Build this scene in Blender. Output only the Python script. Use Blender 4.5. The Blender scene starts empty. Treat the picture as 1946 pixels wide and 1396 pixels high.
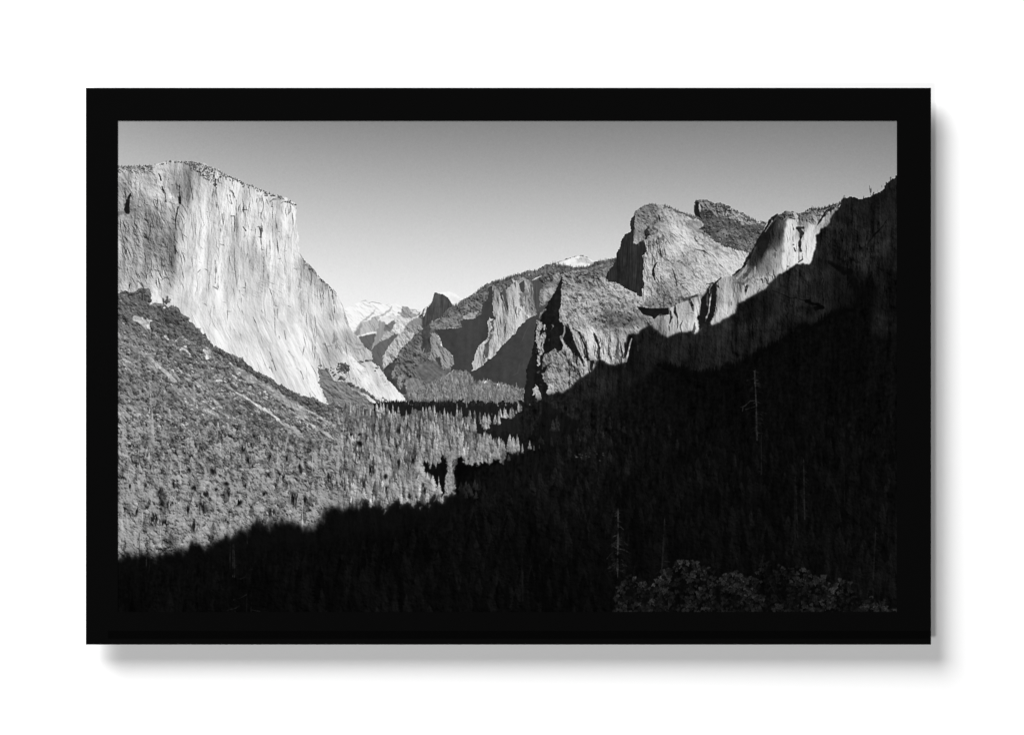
import bpy
import math
import numpy as np

# ---------------------------------------------------------------------------
# A black-bordered photographic panel floating off a white wall.
# Units: one photograph pixel is one millimetre; the wall is the XZ plane (y = 0),
# the camera looks along +Y.  px(x, y) turns a photograph pixel into X, Z metres.
# ---------------------------------------------------------------------------
KEYDIR = (-0.041, -0.052, 0.0555)
KEYDIST = 11.0
KEYSIZE = 7.0
KEYR = 0.83
SIDEDIR = (-0.0135, -0.052, -0.014)
SIDESIZE = 3.0
SIDER = 0.25
FRONTR = 0.205
FRONT = -0.052          # y of the panel's front face
scene = bpy.context.scene


def px(x, y):
    return (x - 973.0) / 1000.0, (698.0 - y) / 1000.0


# ---- camera
cam_data = bpy.data.cameras.new("camera")
cam = bpy.data.objects.new("camera", cam_data)
scene.collection.objects.link(cam)
DIST = 7.0
cam.location = (0, FRONT - DIST, 0)
cam.rotation_euler = (math.radians(90), 0, 0)
cam_data.sensor_width = 36
cam_data.lens = 36 * DIST / 1.946
cam_data.clip_end = 200
scene.camera = cam

# ---- world: a dark studio, all light comes from the lamps
world = bpy.data.worlds.new("World")
scene.world = world
world.use_nodes = True
world.node_tree.nodes["Background"].inputs[0].default_value = (1, 1, 1, 1)
world.node_tree.nodes["Background"].inputs[1].default_value = 0.0

# ---- lamps (irradiance bookkeeping: wall radiance = albedo * E / pi)
WALL = 0.80


def disk_lamp(name, direction, dist, size, radiance):
    """round area lamp aimed at the panel; 'radiance' is what it alone adds to the white wall"""
    d = np.array(direction, float)
    d /= np.linalg.norm(d)
    l = bpy.data.lights.new(name, 'AREA')
    l.shape = 'DISK'
    l.size = size
    cosw = -d[1]
    # E = P * cosw / (pi * dist^2) for a small lambertian disk seen face on
    l.energy = radiance * math.pi / WALL * math.pi * dist * dist / cosw
    o = bpy.data.objects.new(name, l)
    scene.collection.objects.link(o)
    o.location = tuple(d * dist)
    import mathutils
    o.rotation_euler = mathutils.Vector(tuple(-d)).to_track_quat('-Z', 'Y').to_euler()
    return o


disk_lamp("key_softbox", KEYDIR, KEYDIST, KEYSIZE, KEYR)
disk_lamp("side_fill", SIDEDIR, 24.0, SIDESIZE, SIDER)  # added fill from lower left, shapes the narrow dark contact shadow
disk_lamp("front_fill", (0.0, -1, 0.02), 24.0, 1.2, FRONTR)  # added frontal fill, lifts the drop shadow to an even grey
GAIN = (KEYR + SIDER + FRONTR) / WALL

# ---- colour management
scene.render.engine = 'CYCLES'
scene.view_settings.view_transform = 'Standard'
scene.view_settings.look = 'None'
scene.view_settings.exposure = 0
scene.view_settings.gamma = 1
scene.view_settings.use_curve_mapping = False
scene.cycles.max_bounces = 4
scene.cycles.diffuse_bounces = 2


# ---- helpers
def mesh_obj(name, verts, faces, mat, parent=None, bevel=0.0):
    me = bpy.data.meshes.new(name)
    me.from_pydata(verts, [], faces)
    me.update()
    o = bpy.data.objects.new(name, me)
    scene.collection.objects.link(o)
    me.materials.append(mat)
    if parent:
        o.parent = parent
    if bevel:
        b = o.modifiers.new("bevel", 'BEVEL')
        b.width = bevel
        b.segments = 2
        b.limit_method = 'ANGLE'
    return o


def box(x0, x1, y0, y1, z0, z1):
    v = [(x, y, z) for x in (x0, x1) for y in (y0, y1) for z in (z0, z1)]
    f = [(0, 1, 3, 2), (4, 6, 7, 5), (0, 4, 5, 1), (2, 3, 7, 6), (0, 2, 6, 4), (1, 5, 7, 3)]
    return v, f


def matte(name, value, rough=0.8, bump=0.0, scale=400.0, vary=0.0):
    m = bpy.data.materials.new(name)
    m.use_nodes = True
    nt = m.node_tree
    b = nt.nodes["Principled BSDF"]
    b.inputs["Roughness"].default_value = rough
    b.inputs["Specular IOR Level"].default_value = 0.0
    tc = nt.nodes.new("ShaderNodeTexCoord")
    n = nt.nodes.new("ShaderNodeTexNoise")
    n.inputs["Scale"].default_value = scale
    n.inputs["Detail"].default_value = 3
    nt.links.new(tc.outputs["Object"], n.inputs["Vector"])
    r = nt.nodes.new("ShaderNodeMapRange")
    r.inputs["To Min"].default_value = value * (1 - vary)
    r.inputs["To Max"].default_value = value * (1 + vary)
    nt.links.new(n.outputs["Fac"], r.inputs["Value"])
    nt.links.new(r.outputs["Result"], b.inputs["Base Color"])
    if bump:
        bp = nt.nodes.new("ShaderNodeBump")
        bp.inputs["Strength"].default_value = bump
        bp.inputs["Distance"].default_value = 0.0005
        nt.links.new(n.outputs["Fac"], bp.inputs["Height"])
        nt.links.new(bp.outputs["Normal"], b.inputs["Normal"])
    return m


# ---------------------------------------------------------------------------
# THE PRINT: a black and white valley landscape, drawn tone by tone (0..255)
# ---------------------------------------------------------------------------
PW, PH, PX, PY = 1480, 932, 224, 230
rng = np.random.default_rng(11)
YY, XX = np.mgrid[0:PH, 0:PW].astype(np.float32)
XX += PX
YY += PY
_fy = np.fft.fftfreq(PH)[:, None]
_fx = np.fft.rfftfreq(PW)[None, :]


def fnoise(seed, sx, sy, beta=1.0, ang=0.0):
    """filtered noise, correlation sx across and sy along, turned by ang degrees (clockwise on the print)"""
    r = np.random.default_rng(seed)
    a = math.radians(ang)
    u = _fx * math.cos(a) + _fy * math.sin(a)
    v = -_fx * math.sin(a) + _fy * math.cos(a)
    f = (1 + (u * sx * 6.28) ** 2 + (v * sy * 6.28) ** 2) ** (-beta)
    n = np.fft.irfft2(np.fft.rfft2(r.standard_normal((PH, PW))) * f, s=(PH, PW))
    n -= n.mean()
    return (n / n.std()).astype(np.float32)


def blur(m, r):
    if r <= 0:
        return m
    q = int(r * 3 + 2)
    k = np.exp(-.5 * (np.arange(-q, q + 1) / r) ** 2)
    k /= k.sum()
    p = np.pad(m, q, mode='edge')
    a = sum(k[i] * p[i:i + PH] for i in range(2 * q + 1))
    a = sum(k[i] * a[:, i:i + PW] for i in range(2 * q + 1))
    return a.astype(np.float32)


def z(x0, y0, s, pts):
    return [(x0 + p[0] / s, y0 + p[1] / s) for p in pts]


def poly(pts, jag=None, soft=0.0):
    m = np.zeros((PH, PW), bool)
    xs = XX[0]
    n = len(pts)
    for i in range(n):
        x1, y1 = pts[i]
        x2, y2 = pts[(i + 1) % n]
        if y1 == y2:
            continue
        if y1 > y2:
            x1, y1, x2, y2 = x2, y2, x1, y1
        r0 = max(0, int(math.ceil(y1 - PY)))
        r1 = min(PH, int(math.ceil(y2 - PY)))
        if r1 <= r0:
            continue
        yr = np.arange(r0, r1) + PY
        xi = x1 + (yr - y1) * (x2 - x1) / (y2 - y1)
        m[r0:r1] ^= xs[None, :] < xi[:, None]
    if jag is not None:
        dx, dy = jag
        ix = np.clip((XX - PX + dx + .5).astype(int), 0, PW - 1)
        iy = np.clip((YY - PY + dy + .5).astype(int), 0, PH - 1)
        m = m[iy, ix]
    m = m.astype(np.float32)
    if soft:
        m = np.clip(blur(m, soft), 0, 1)
    return m


def field(pts, power=2.2):
    """smooth tone map through (x, y, value) samples"""
    g = 8
    gx = np.arange(0, PW + g, g) + PX
    gy = np.arange(0, PH + g, g) + PY
    X, Y = np.meshgrid(gx, gy)
    num = np.zeros(X.shape)
    den = np.zeros(X.shape)
    for x, y, v in pts:
        w = 1 / (((X - x) ** 2 + (Y - y) ** 2 + 60) ** (power / 2 + .4))
        num += w * v
        den += w
    c = num / den
    ux = (XX[0] - PX) / g
    uy = (YY[:, 0] - PY) / g
    i = ux.astype(int)
    j = uy.astype(int)
    fx = (ux - i)[None, :]
    fy = (uy - j)[:, None]
    a = c[j][:, i] * (1 - fx) + c[j][:, i + 1] * fx
    b = c[j + 1][:, i] * (1 - fx) + c[j + 1][:, i + 1] * fx
    return (a * (1 - fy) + b * fy).astype(np.float32)


def sst(a, b, x):
    t = np.clip((x - a) / (b - a), 0, 1)
    return t * t * (3 - 2 * t)


R1 = fnoise(1, .8, .8, .9)          # pixel grain
R3 = fnoise(2, 2.2, 2.2, 1.3)       # crumbly
R8 = fnoise(3, 7, 7, 1.2)
R30 = fnoise(4, 30, 30, 1.3)
V1 = fnoise(5, .8, 9, 1.1, 2)       # vertical streaks
V4 = fnoise(6, 3, 40, 1.1, 2)
V9 = fnoise(7, 9, 90, 1.3, 3)
L1 = fnoise(8, .9, 9, 1.1, -24)     # streaks leaning to the lower right
L4 = fnoise(9, 4, 34, 1.2, -24)
T1 = fnoise(10, 1.1, 7, 1.1, -56)   # slope direction, falling to the right
T5 = fnoise(11, 5, 34, 1.2, -56)
K1 = fnoise(12, 3, 26, 1.6, 4)      # for cracks
K2 = fnoise(13, 4, 14, 1.6, -20)
H1 = fnoise(14, 9, 1.1, 1.2)
J1 = fnoise(15, 1.6, 1.6, 1.0)
J2 = fnoise(16, 1.6, 1.6, 1.0)
J3 = fnoise(161, 4, 4, 1.4)
B1 = fnoise(17, 1.3, 1.3, 1.4)      # bush grain
TR = fnoise(18, 1.3, 5.0, 1.2)      # tree grain (upright)
JA = fnoise(162, 3, 3, 1.3)
JB = fnoise(163, 3, 3, 1.3)
JW = (JA * 1.5 + J1 * .4, JB * 1.2 + J2 * .4)
TREEJAG = (J1 * .7, fnoise(19, 1.6, 2.4, 1.3) * 3.2)



def relief(seed, sx, sy, beta, ang, lx, ly, skew=.22):
    """side-lit crags: the slope of a fractal height field"""
    n = fnoise(seed, sx, sy, beta, ang)
    g = lx * (np.roll(n, -1, 1) - np.roll(n, 1, 1)) + ly * (np.roll(n, -1, 0) - np.roll(n, 1, 0))
    g = g / g.std()
    g = g - skew * (g * g - 1)
    return np.clip(g / g.std(), -3.6, 2.8).astype(np.float32)


EV = relief(51, 7, 18, .86, 2, -1, .35)
EV2 = relief(52, 14, 90, 1.35, 3, -1, .1)
ED = relief(53, 6, 16, .88, -28, -1, .5)
ED2 = relief(54, 14, 70, 1.3, -24, -1, .3)
EI = relief(55, 7, 7, .85, 0, -.8, .8)
ET = relief(56, 6, 14, .95, -58, -.6, 1)
EB = relief(57, 4, 4, 1.0, 0, -.7, 1, .15)
STN0 = fnoise(73, 4, 30, 1.3, 3)
BIG = relief(75, 26, 46, 1.7, 5, -1, .5, 0)
SPK2 = sst(.7, 1.5, fnoise(74, 1.5, 1.3, 1.5))
SPK = sst(.35, 1.3, fnoise(58, 1.5, 1.3, 1.5)) * sst(-.6, .6, fnoise(59, 16, 12, 1.2))
C = np.zeros((PH, PW), np.float32)


def put(m, v):
    global C
    C = C * (1 - m) + v * m


def cracks(n, t, gate=None):
    c = 1 - sst(0, t, np.abs(n))
    if gate is not None:
        c = c * sst(-.2, .9, gate)
    return c


def stroke(pts, w0, w1, val, al=1.0):
    """a tapering line through pts; w0, w1 full widths"""
    n = len(pts) - 1
    for i in range(n):
        (x1, y1), (x2, y2) = pts[i], pts[i + 1]
        a = w0 + (w1 - w0) * i / n
        b = w0 + (w1 - w0) * (i + 1) / n
        R = max(a, b) / 2 + 1.5
        c0 = max(0, int(min(x1, x2) - R - PX)); c1 = min(PW, int(max(x1, x2) + R - PX) + 2)
        r0 = max(0, int(min(y1, y2) - R - PY)); r1 = min(PH, int(max(y1, y2) + R - PY) + 2)
        if c1 <= c0 or r1 <= r0:
            continue
        X = XX[r0:r1, c0:c1]; Y = YY[r0:r1, c0:c1]
        dx, dy = x2 - x1, y2 - y1
        L = dx * dx + dy * dy + 1e-6
        t = np.clip(((X - x1) * dx + (Y - y1) * dy) / L, 0, 1)
        d = np.hypot(X - x1 - t * dx, Y - y1 - t * dy)
        hw = (a + (b - a) * t) / 2
        wide = max(a, b) > 3.5
        hw = hw * (1 + (.22 if wide else .38) * J3[r0:r1, c0:c1]) + (.5 if wide else .2) * JA[r0:r1, c0:c1]
        hw = np.maximum(hw, 0)
        m = np.clip((hw - d) / (1 + .2 * hw) + .5, 0, 1) * np.clip(hw * 2, .1, 1) * min(al, 1) * np.clip((.95 if wide else .86) + (.07 if wide else .24) * J2[r0:r1, c0:c1], .2, 1)
        C[r0:r1, c0:c1] = C[r0:r1, c0:c1] * (1 - m) + val * (1 + .05 * R3[r0:r1, c0:c1] + (.06 * EB[r0:r1, c0:c1] if wide else 0)) * m


def cut(pts, w, k, hl=0.0):
    """a crack: darkens what is there, tapered at both ends, with a pale lip on its right"""
    n = len(pts) - 1
    for i in range(n):
        (x1, y1), (x2, y2) = pts[i], pts[i + 1]
        a = w * math.sin(math.pi * (i + .35) / (n + .7))
        b = w * math.sin(math.pi * (i + 1.35) / (n + 1.7))
        c0 = max(0, int(min(x1, x2) - 4 - PX)); c1 = min(PW, int(max(x1, x2) + 5 - PX))
        r0 = max(0, int(min(y1, y2) - 3 - PY)); r1 = min(PH, int(max(y1, y2) + 4 - PY))
        if c1 <= c0 or r1 <= r0:
            continue
        X = XX[r0:r1, c0:c1]; Y = YY[r0:r1, c0:c1]
        dx, dy = x2 - x1, y2 - y1
        L = dx * dx + dy * dy + 1e-6
        t = np.clip(((X - x1) * dx + (Y - y1) * dy) / L, 0, 1)
        d = np.hypot(X - x1 - t * dx, Y - y1 - t * dy)
        hw = np.maximum((a + (b - a) * t) / 2 * (1 + .3 * J3[r0:r1, c0:c1]), 0)
        m = np.clip(hw - d + .5, 0, 1) * np.clip(hw * 2, .1, 1)
        C[r0:r1, c0:c1] *= 1 - k * m
        if hl:
            d2 = np.hypot(X - 1.6 - x1 - t * dx, Y - y1 - t * dy)
            m2 = np.clip(.6 - d2 + .5, 0, 1) * (1 - m)
            C[r0:r1, c0:c1] += hl * m2 * np.clip(hw, 0, 1)


def crackle(n, x0, x1, y0, y1, ln, ang, sd, w, k, hl=0.0, inside=None, tint=None):
    for _ in range(n):
        x = rng.uniform(x0, x1); y = rng.uniform(y0, y1)
        if inside is not None:
            i, j = int(y) - PY, int(x) - PX
            if not (0 <= i < PH and 0 <= j < PW) or inside[i, j] < .5:
                continue
        a0 = a = math.radians(90 + ang + rng.normal(0, sd * .6))
        L = rng.uniform(*ln)
        p = [(x, y)]
        st = 4.0
        for _k in range(max(2, int(L / st))):
            a += .35 * (a0 - a) + rng.normal(0, .09)
            x += st * math.cos(a); y += st * math.sin(a)
            if rng.random() < .12:
                x += rng.normal(0, 1.6)
            p.append((x, y))
        if inside is not None:
            i, j = int(y) - PY, int(x) - PX
            if not (0 <= i < PH and 0 <= j < PW) or inside[i, j] < .5:
                continue
        cut(p, rng.uniform(*w) * .9, rng.uniform(*k) * .85, hl * .8)


def strokes(x0, y0, s, lst):
    for pts, w0, w1, val, al in lst:
        stroke(z(x0, y0, s, pts), w0, w1, val, al)


def conifer(x, yb, h, w, val, con=1.0, sharp=.85, dark=0.0):
    """one conifer: jagged narrow cone, lit from the right"""
    c0 = max(0, int(x - w / 2 - 2 - PX)); c1 = min(PW, int(x + w / 2 + 3 - PX))
    r0 = max(0, int(yb - h - PY)); r1 = min(PH, int(yb - PY))
    if c1 <= c0 or r1 <= r0:
        return
    X = XX[r0:r1, c0:c1] - x
    Y = YY[r0:r1, c0:c1]
    t = np.maximum((Y - (yb - h)) / h, 0)
    jr = rng.uniform(.62, 1.25, (r1 - r0, 1)).astype(np.float32)
    jl = rng.uniform(.62, 1.25, (r1 - r0, 1)).astype(np.float32)
    hw = (w / 2) * np.minimum(1, (t * 1.25) ** sharp) * np.where(X > 0, jr, jl)
    m = np.clip(hw - np.abs(X) + .6, 0, 1)
    m *= sst(1.02, .72, t)
    side = np.clip(X / (w / 2 + .1), -1, 1)
    g = TR[r0:r1, c0:c1] * 8 + EB[r0:r1, c0:c1] * 10
    v = val * (1.06 + .17 * side - .24 * t * t) + g * con * (val / 140)
    C[r0:r1, c0:c1] = C[r0:r1, c0:c1] * (1 - m) + v * m


def bush(x, y, rx, ry, val, con=1.0, tilt=0.0):
    c0 = max(0, int(x - rx - 2 - PX)); c1 = min(PW, int(x + rx + 3 - PX))
    r0 = max(0, int(y - ry - 2 - PY)); r1 = min(PH, int(y + ry + 3 - PY))
    if c1 <= c0 or r1 <= r0:
        return
    X = (XX[r0:r1, c0:c1] - x) / rx
    Y = (YY[r0:r1, c0:c1] - y) / ry
    Y = Y - tilt * X
    q = X * X + Y * Y + J1[r0:r1, c0:c1] * .34
    m = np.clip((1.0 - q) * 1.6, 0, 1)
    v = val * (1 + .22 * X - .36 * Y) + EB[r0:r1, c0:c1] * 15 * con * (val / 120)
    C[r0:r1, c0:c1] = C[r0:r1, c0:c1] * (1 - m) + v * m


def crown(x, y, R, v):
    bush(x, y, R, R * .95, v * .78, 1.0)
    for _ in range(7):
        a = rng.uniform(0, 6.28); q = R * .62 * math.sqrt(rng.random())
        dx, dy = q * math.cos(a), q * math.sin(a)
        bush(x + dx, y + dy, R * rng.uniform(.3, .5), R * rng.uniform(.26, .42), min(v * (.97 + .12 * dx / R - .22 * dy / R), 158), 1.0)


def hollow(x, y, rx, ry):
    c0 = max(0, int(x - 2 * rx - 3 - PX)); c1 = min(PW, int(x + 2 * rx + 4 - PX))
    r0 = max(0, int(y - 2 * ry - 3 - PY)); r1 = min(PH, int(y + 2 * ry + 4 - PY))
    if c1 <= c0 or r1 <= r0:
        return
    q = ((XX[r0:r1, c0:c1] - x) / rx) ** 2 + ((YY[r0:r1, c0:c1] - y) / ry) ** 2
    m = np.exp(-q * .9) * sst(-.9, .9, TR[r0:r1, c0:c1]) * 1.5
    C[r0:r1, c0:c1] *= 1 - np.clip(m * .42, 0, .42)


def along(pts, x):
    return float(np.interp(x, [p[0] for p in pts], [p[1] for p in pts]))


def treeline(pts, step, h, w, val, jit=.5, con=.6):
    x = pts[0][0]
    while x < pts[-1][0]:
        y = along(pts, x)
        hh = h * rng.uniform(1 - jit, 1 + jit)
        conifer(x, y + hh * .5, hh, w * rng.uniform(.8, 1.6), val * rng.uniform(.85, 1.4), con)
        x += step * rng.uniform(.5, 1.5)


# --------------------------------------------------------------- sky
SK = [(230, 236, 158), (400, 236, 153), (605, 236, 143), (800, 236, 136), (960, 236, 134), (1300, 236, 136), (1500, 236, 135), (1685, 236, 132),
      (230, 300, 180), (400, 300, 174), (600, 300, 164), (960, 300, 154), (1300, 300, 161), (1600, 300, 157), (1690, 305, 155),
      (600, 360, 184), (960, 360, 175), (1300, 360, 180), (1560, 345, 170), (1690, 330, 162),
      (600, 400, 197), (600, 430, 207), (800, 430, 200), (960, 430, 199), (1150, 430, 204), (1180, 395, 192), (1430, 400, 190), (1560, 385, 181),
      (600, 480, 221), (800, 480, 219), (960, 500, 222), (960, 480, 217), (1130, 470, 219),
      (620, 530, 234), (800, 530, 234), (880, 530, 230), (700, 565, 240), (820, 560, 239), (650, 570, 241)]


def skyfit():
    P = np.array(SK, float)
    f = lambda x, y: np.stack([np.ones_like(x), x, y, x * x, x * y, y * y, x ** 3, x * x * y, x * y * y, y ** 3], -1)
    n = lambda x, y: ((x - 960) / 740, (y - 400) / 180)
    A = f(*n(P[:, 0], P[:, 1]))
    k = np.linalg.lstsq(A, P[:, 2], rcond=None)[0]
    x = (XX - 960) / 740
    y = (np.minimum(YY, 590) - 400) / 180
    return (f(x, y) @ k).astype(np.float32)


C = skyfit() + R1 * 1.1

# --------------------------------------------------------------- far snow range
far = [(655, 640)] + z(580, 470, 9.305, [(600, 1120), (690, 1080), (830, 1020), (980, 950), (1120, 940), (1160, 965), (1260, 970), (1430, 1015), (1480, 985),
                          (1540, 1010), (1600, 985), (1720, 1060), (1861, 1100)]) + \
    z(730, 540, 9.97, [(480, 480), (620, 475), (700, 485), (900, 700), (900, 1400), (-800, 1400)]) + [(640, 700), (640, 600)]
put(poly(far, soft=.5), np.clip(247 + ET * 8 + R3 * 3, 170, 254))
# grey creases on the snow
strokes(580, 470, 9.305, [
    ([(1130, 975), (1180, 960), (1300, 985), (1430, 1020), (1480, 990)], 1.20, 0.60, 120, 0.60),
    ([(990, 950), (1060, 935), (1110, 940)], 1.80, 0.75, 165, 0.38),
    ([(700, 1190), (800, 1160), (900, 1130), (980, 1140)], 0.68, 0.52, 175, 0.52),
    ([(1110, 1060), (1040, 1120), (1000, 1180)], 1.05, 0.60, 120, 0.45),
    ([(1070, 1150), (1000, 1240), (920, 1320), (870, 1396)], 1.27, 1.88, 110, 0.52),
    ([(1530, 1030), (1460, 1130), (1420, 1170), (1300, 1200)], 1.12, 1.65, 120, 0.49),
    ([(1480, 1150), (1540, 1120), (1530, 1240), (1500, 1260)], 0.98, 0.90, 140, 0.52),
    ([(1400, 1245), (1500, 1260), (1560, 1250), (1700, 1290)], 1.12, 1.88, 125, 0.45),
    ([(1560, 1120), (1640, 1150), (1760, 1200), (1850, 1240)], 2.25, 3.00, 120, 0.52),
    ([(1200, 1240), (1130, 1300), (1060, 1396)], 3.00, 3.75, 165, 0.38),
])
put(poly(z(730, 540, 9.97, [(350, 440), (420, 460), (560, 490), (700, 490), (690, 560), (640, 590), (520, 640), (440, 640), (330, 560), (410, 540)]), JW, .5) * .75,
    130 + EI * 14)
put(poly(z(730, 540, 9.97, [(130, 540), (180, 520), (300, 570), (470, 650), (400, 720), (250, 700), (140, 640)]), JW, .5), 222 + EI * 16)
put(poly(z(730, 540, 9.97, [(150, 650), (330, 690), (420, 715), (640, 610), (650, 770), (180, 760), (100, 860), (60, 860), (10, 770)]), JW, .6), 142 + R3 * 8)
strokes(730, 540, 9.97, [([(410, 705), (520, 640), (640, 590)], 1.6, 1.0, 232, .9), ([(190, 690), (310, 720)], 1.6, .6, 215, .8),
                         ([(0, 640), (110, 650), (120, 690)], 1.2, 1, 130, .7), ([(490, 500), (560, 520), (640, 540)], 2.5, 2, 235, .8)])

# --------------------------------------------------------------- dome and its snowy shoulder
put(poly(z(730, 540, 9.97, [(980, 150), (1100, 150), (1230, 135), (1330, 170), (1440, 250), (1600, 300), (1500, 420), (1300, 460), (1100, 200)]), None, .6),
    251 + R3 * 2)
put(poly(z(730, 540, 9.97, [(1230, 180), (1320, 200), (1470, 290), (1420, 330), (1330, 390), (1230, 250)]), JW, 1.5) * .6, 232 + R3 * 3)
dome = z(730, 540, 9.97, [(940, 180), (960, 148), (1030, 175), (1110, 190), (1200, 250), (1250, 320), (1300, 410), (1250, 560), (1000, 660), (870, 740), (860, 800),
                          (740, 840), (700, 830), (640, 700), (640, 610), (700, 560), (740, 470), (800, 425), (830, 430), (890, 350), (905, 320), (930, 220)])
dm = poly(dome, None, .5)
put(dm, 84 + V1 * 6 + V4 * 5 + R3 * 3 - 6 * sst(560, 600, YY))
strokes(730, 540, 9.97, [([(785, 440), (765, 520), (745, 590), (730, 630)], 3.6, .8, 225, .95), ([(740, 480), (720, 540), (725, 600)], .8, .6, 200, .8),
                         ([(815, 425), (870, 360), (900, 320), (930, 230)], 1.3, .8, 120, .5)])

# --------------------------------------------------------------- valley walls below the dome
cl = poly([(672, 640), (700, 628), (742, 616), (800, 618), (806, 640), (790, 700), (775, 765), (700, 765), (650, 700)], JW, .4)
put(cl, 168 + EI * 12 + ED * 8)
# domes
put(poly(z(580, 470, 9.305, [(1290, 1230), (1300, 1300), (1280, 1400), (1240, 1560), (1150, 1570), (1020, 1600), (900, 1560), (830, 1620), (800, 1540), (900, 1400), (1060, 1390), (1180, 1290)]), JW, .7), 200 + V1 * 5 + EV * 6)
put(poly(z(580, 470, 9.305, [(1300, 1300), (1400, 1310), (1500, 1290), (1560, 1330), (1480, 1400), (1400, 1560), (1330, 1640), (1250, 1600), (1260, 1400)]), JW, .8), 158 + V1 * 6)
put(poly(z(580, 470, 9.305, [(1300, 1270), (1420, 1245), (1510, 1285), (1480, 1340), (1360, 1350)]), JW, .7), 238)
put(poly(z(580, 610, 8.21, [(820, 0), (1130, 0), (1100, 150), (1060, 190), (960, 180), (900, 190), (770, 220), (740, 120)]), JW, .6), 190 + EV2 * 8 + EV * 5)
put(poly(z(580, 610, 8.21, [(740, 110), (830, 30), (850, 120), (820, 190), (770, 215)]), JW, .8), 140 + EI * 12)
put(poly(z(580, 610, 8.21, [(940, 90), (960, 60), (1000, 60), (960, 150), (930, 190)]), JW, .8), 148 + R3 * 8)
put(poly(z(580, 610, 8.21, [(1130, 0), (1320, 0), (1260, 60), (1250, 140), (1200, 210), (1160, 290), (1090, 200), (1110, 120)]), JW, .8), 172 + V1 * 8)
put(poly(z(580, 610, 8.21, [(1250, 60), (1330, 0), (1420, 0), (1380, 90), (1260, 140)]), JW, .6), 118 + R3 * 6)
# dark gorge
put(poly(z(580, 610, 8.21, [(820, 255), (960, 210), (1090, 175), (1130, 250), (1180, 300), (1260, 290), (1370, 200), (1340, 300), (1290, 400), (1230, 490), (1205, 620),
                            (1225, 740), (1290, 700), (1400, 620), (1440, 800), (1460, 1100), (1300, 990), (1200, 790), (1050, 620), (1030, 460), (900, 410), (880, 330)]), JW, .5),
    100 + R3 * 2 + ED * 3)
strokes(580, 610, 8.21, [([(770, 235), (900, 215), (1060, 180)], 2.6, 2, 232, .85), ([(1130, 190), (1085, 310), (1050, 340), (1000, 430)], 1.4, 2.4, 168, .8),
                         ([(1110, 400), (1040, 430)], 1.6, 1, 140, .6)])
put(poly(z(580, 610, 8.21, [(1170, 290), (1290, 180), (1370, 130), (1385, 170), (1300, 240), (1200, 305)]), JW, .4), 178 + EI * 12)
# bright ribs
rib = [(1220, 740), (1205, 640), (1215, 540), (1240, 490), (1300, 380), (1340, 300), (1380, 200), (1400, 150), (1380, 60), (1450, 30), (1520, 40), (1480, 120),
       (1560, 100), (1640, 70), (1642, 300), (1500, 420), (1480, 500), (1440, 570), (1380, 610), (1320, 650), (1280, 705)]
put(poly(z(580, 610, 8.21, rib), JW, .4), 186 + ED * 17 + EI * 8)
put(poly(z(730, 540, 9.97, [(180, 760), (280, 740), (330, 790), (470, 770), (420, 850), (330, 910), (260, 870), (180, 850)]), JW, .5), 226 + EI * 12)
put(poly(z(730, 540, 9.97, [(340, 940), (400, 880), (430, 860), (420, 960)]), JW, .4), 110)
put(poly(z(730, 540, 9.97, [(210, 1010), (330, 940), (470, 1000), (450, 1100), (330, 1150), (200, 1110)]), JW, .8), 152 + EI * 16)
put(poly(z(730, 540, 9.97, [(470, 770), (640, 760), (700, 830), (740, 900), (640, 930), (560, 900), (430, 860)]), JW, .6), 138 + EI * 10)
put(poly(z(730, 540, 9.97, [(430, 870), (560, 900), (590, 950), (560, 1020), (480, 1050), (430, 960)]), JW, .5), 176 + EI * 18)

# the far valley head again, finer
def q(pts):
    return z(627, 456, 2.511, pts)


put(poly(q([(78, 335), (200, 300), (330, 330), (300, 400), (215, 450), (130, 470), (96, 430)]), JW, .7), np.clip(249 + ET * 9, 180, 254))
put(poly(q([(345, 320), (432, 334), (436, 350), (385, 378), (340, 360)]), JW, .7), 150 + EI * 16)
put(poly(q([(372, 330), (432, 336), (420, 352), (386, 346)]), JW, .7), 216 + EI * 14)
put(poly(q([(125, 458), (140, 405), (212, 365), (236, 372), (222, 432), (180, 440)]), JW, .8), 184 + ED * 9 + EV2 * 5)
put(poly(q([(112, 440), (150, 400), (142, 440), (122, 462)]), JW, .8), 150 + ED * 6)
put(poly(q([(216, 318), (206, 350), (150, 400), (122, 440), (112, 430), (160, 380), (204, 335)]), JW, .8) * .55, 140)
put(poly(q([(298, 318), (290, 340), (240, 360), (205, 380), (200, 372), (262, 340)]), JW, .8) * .6, 150)
put(poly(q([(300, 350), (384, 377), (440, 362), (430, 372), (372, 400), (300, 396), (262, 372)]), JW, .7), 210 + EI * 16)
put(poly(q([(232, 382), (292, 386), (268, 440), (228, 490), (196, 520), (206, 478), (222, 430)]), JW, .7), 160 + V1 * 4 + EV2 * 4)
put(poly(q([(228, 384), (250, 368), (278, 364), (302, 378), (284, 394), (250, 396)]), JW, .8), 236 + EI * 5)
put(poly(q([(268, 400), (302, 380), (312, 400), (290, 432), (262, 440)]), JW, .7), 122 + EI * 5)
put(poly(q([(362, 400), (432, 362), (442, 402), (420, 410), (362, 408)]), JW, .7), 142 + EI * 6)
put(poly(q([(134, 462), (180, 452), (216, 443), (205, 490), (195, 520), (236, 490), (300, 436), (322, 448), (286, 500), (256, 545), (250, 614), (200, 542), (186, 500), (150, 490)]), (JA, JB), .7), 102 + ED * 4 + EV2 * 3)
put(poly(q([(236, 482), (250, 455), (300, 425), (306, 440), (262, 476)]), JW, .6), 178 + EI * 14)
strokes(627, 456, 2.511, [([(132, 458), (175, 450), (214, 440)], 2.4, 2.2, 236, .85), ([(222, 442), (210, 500), (195, 525)], .9, 1.4, 172, .7)])
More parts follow.
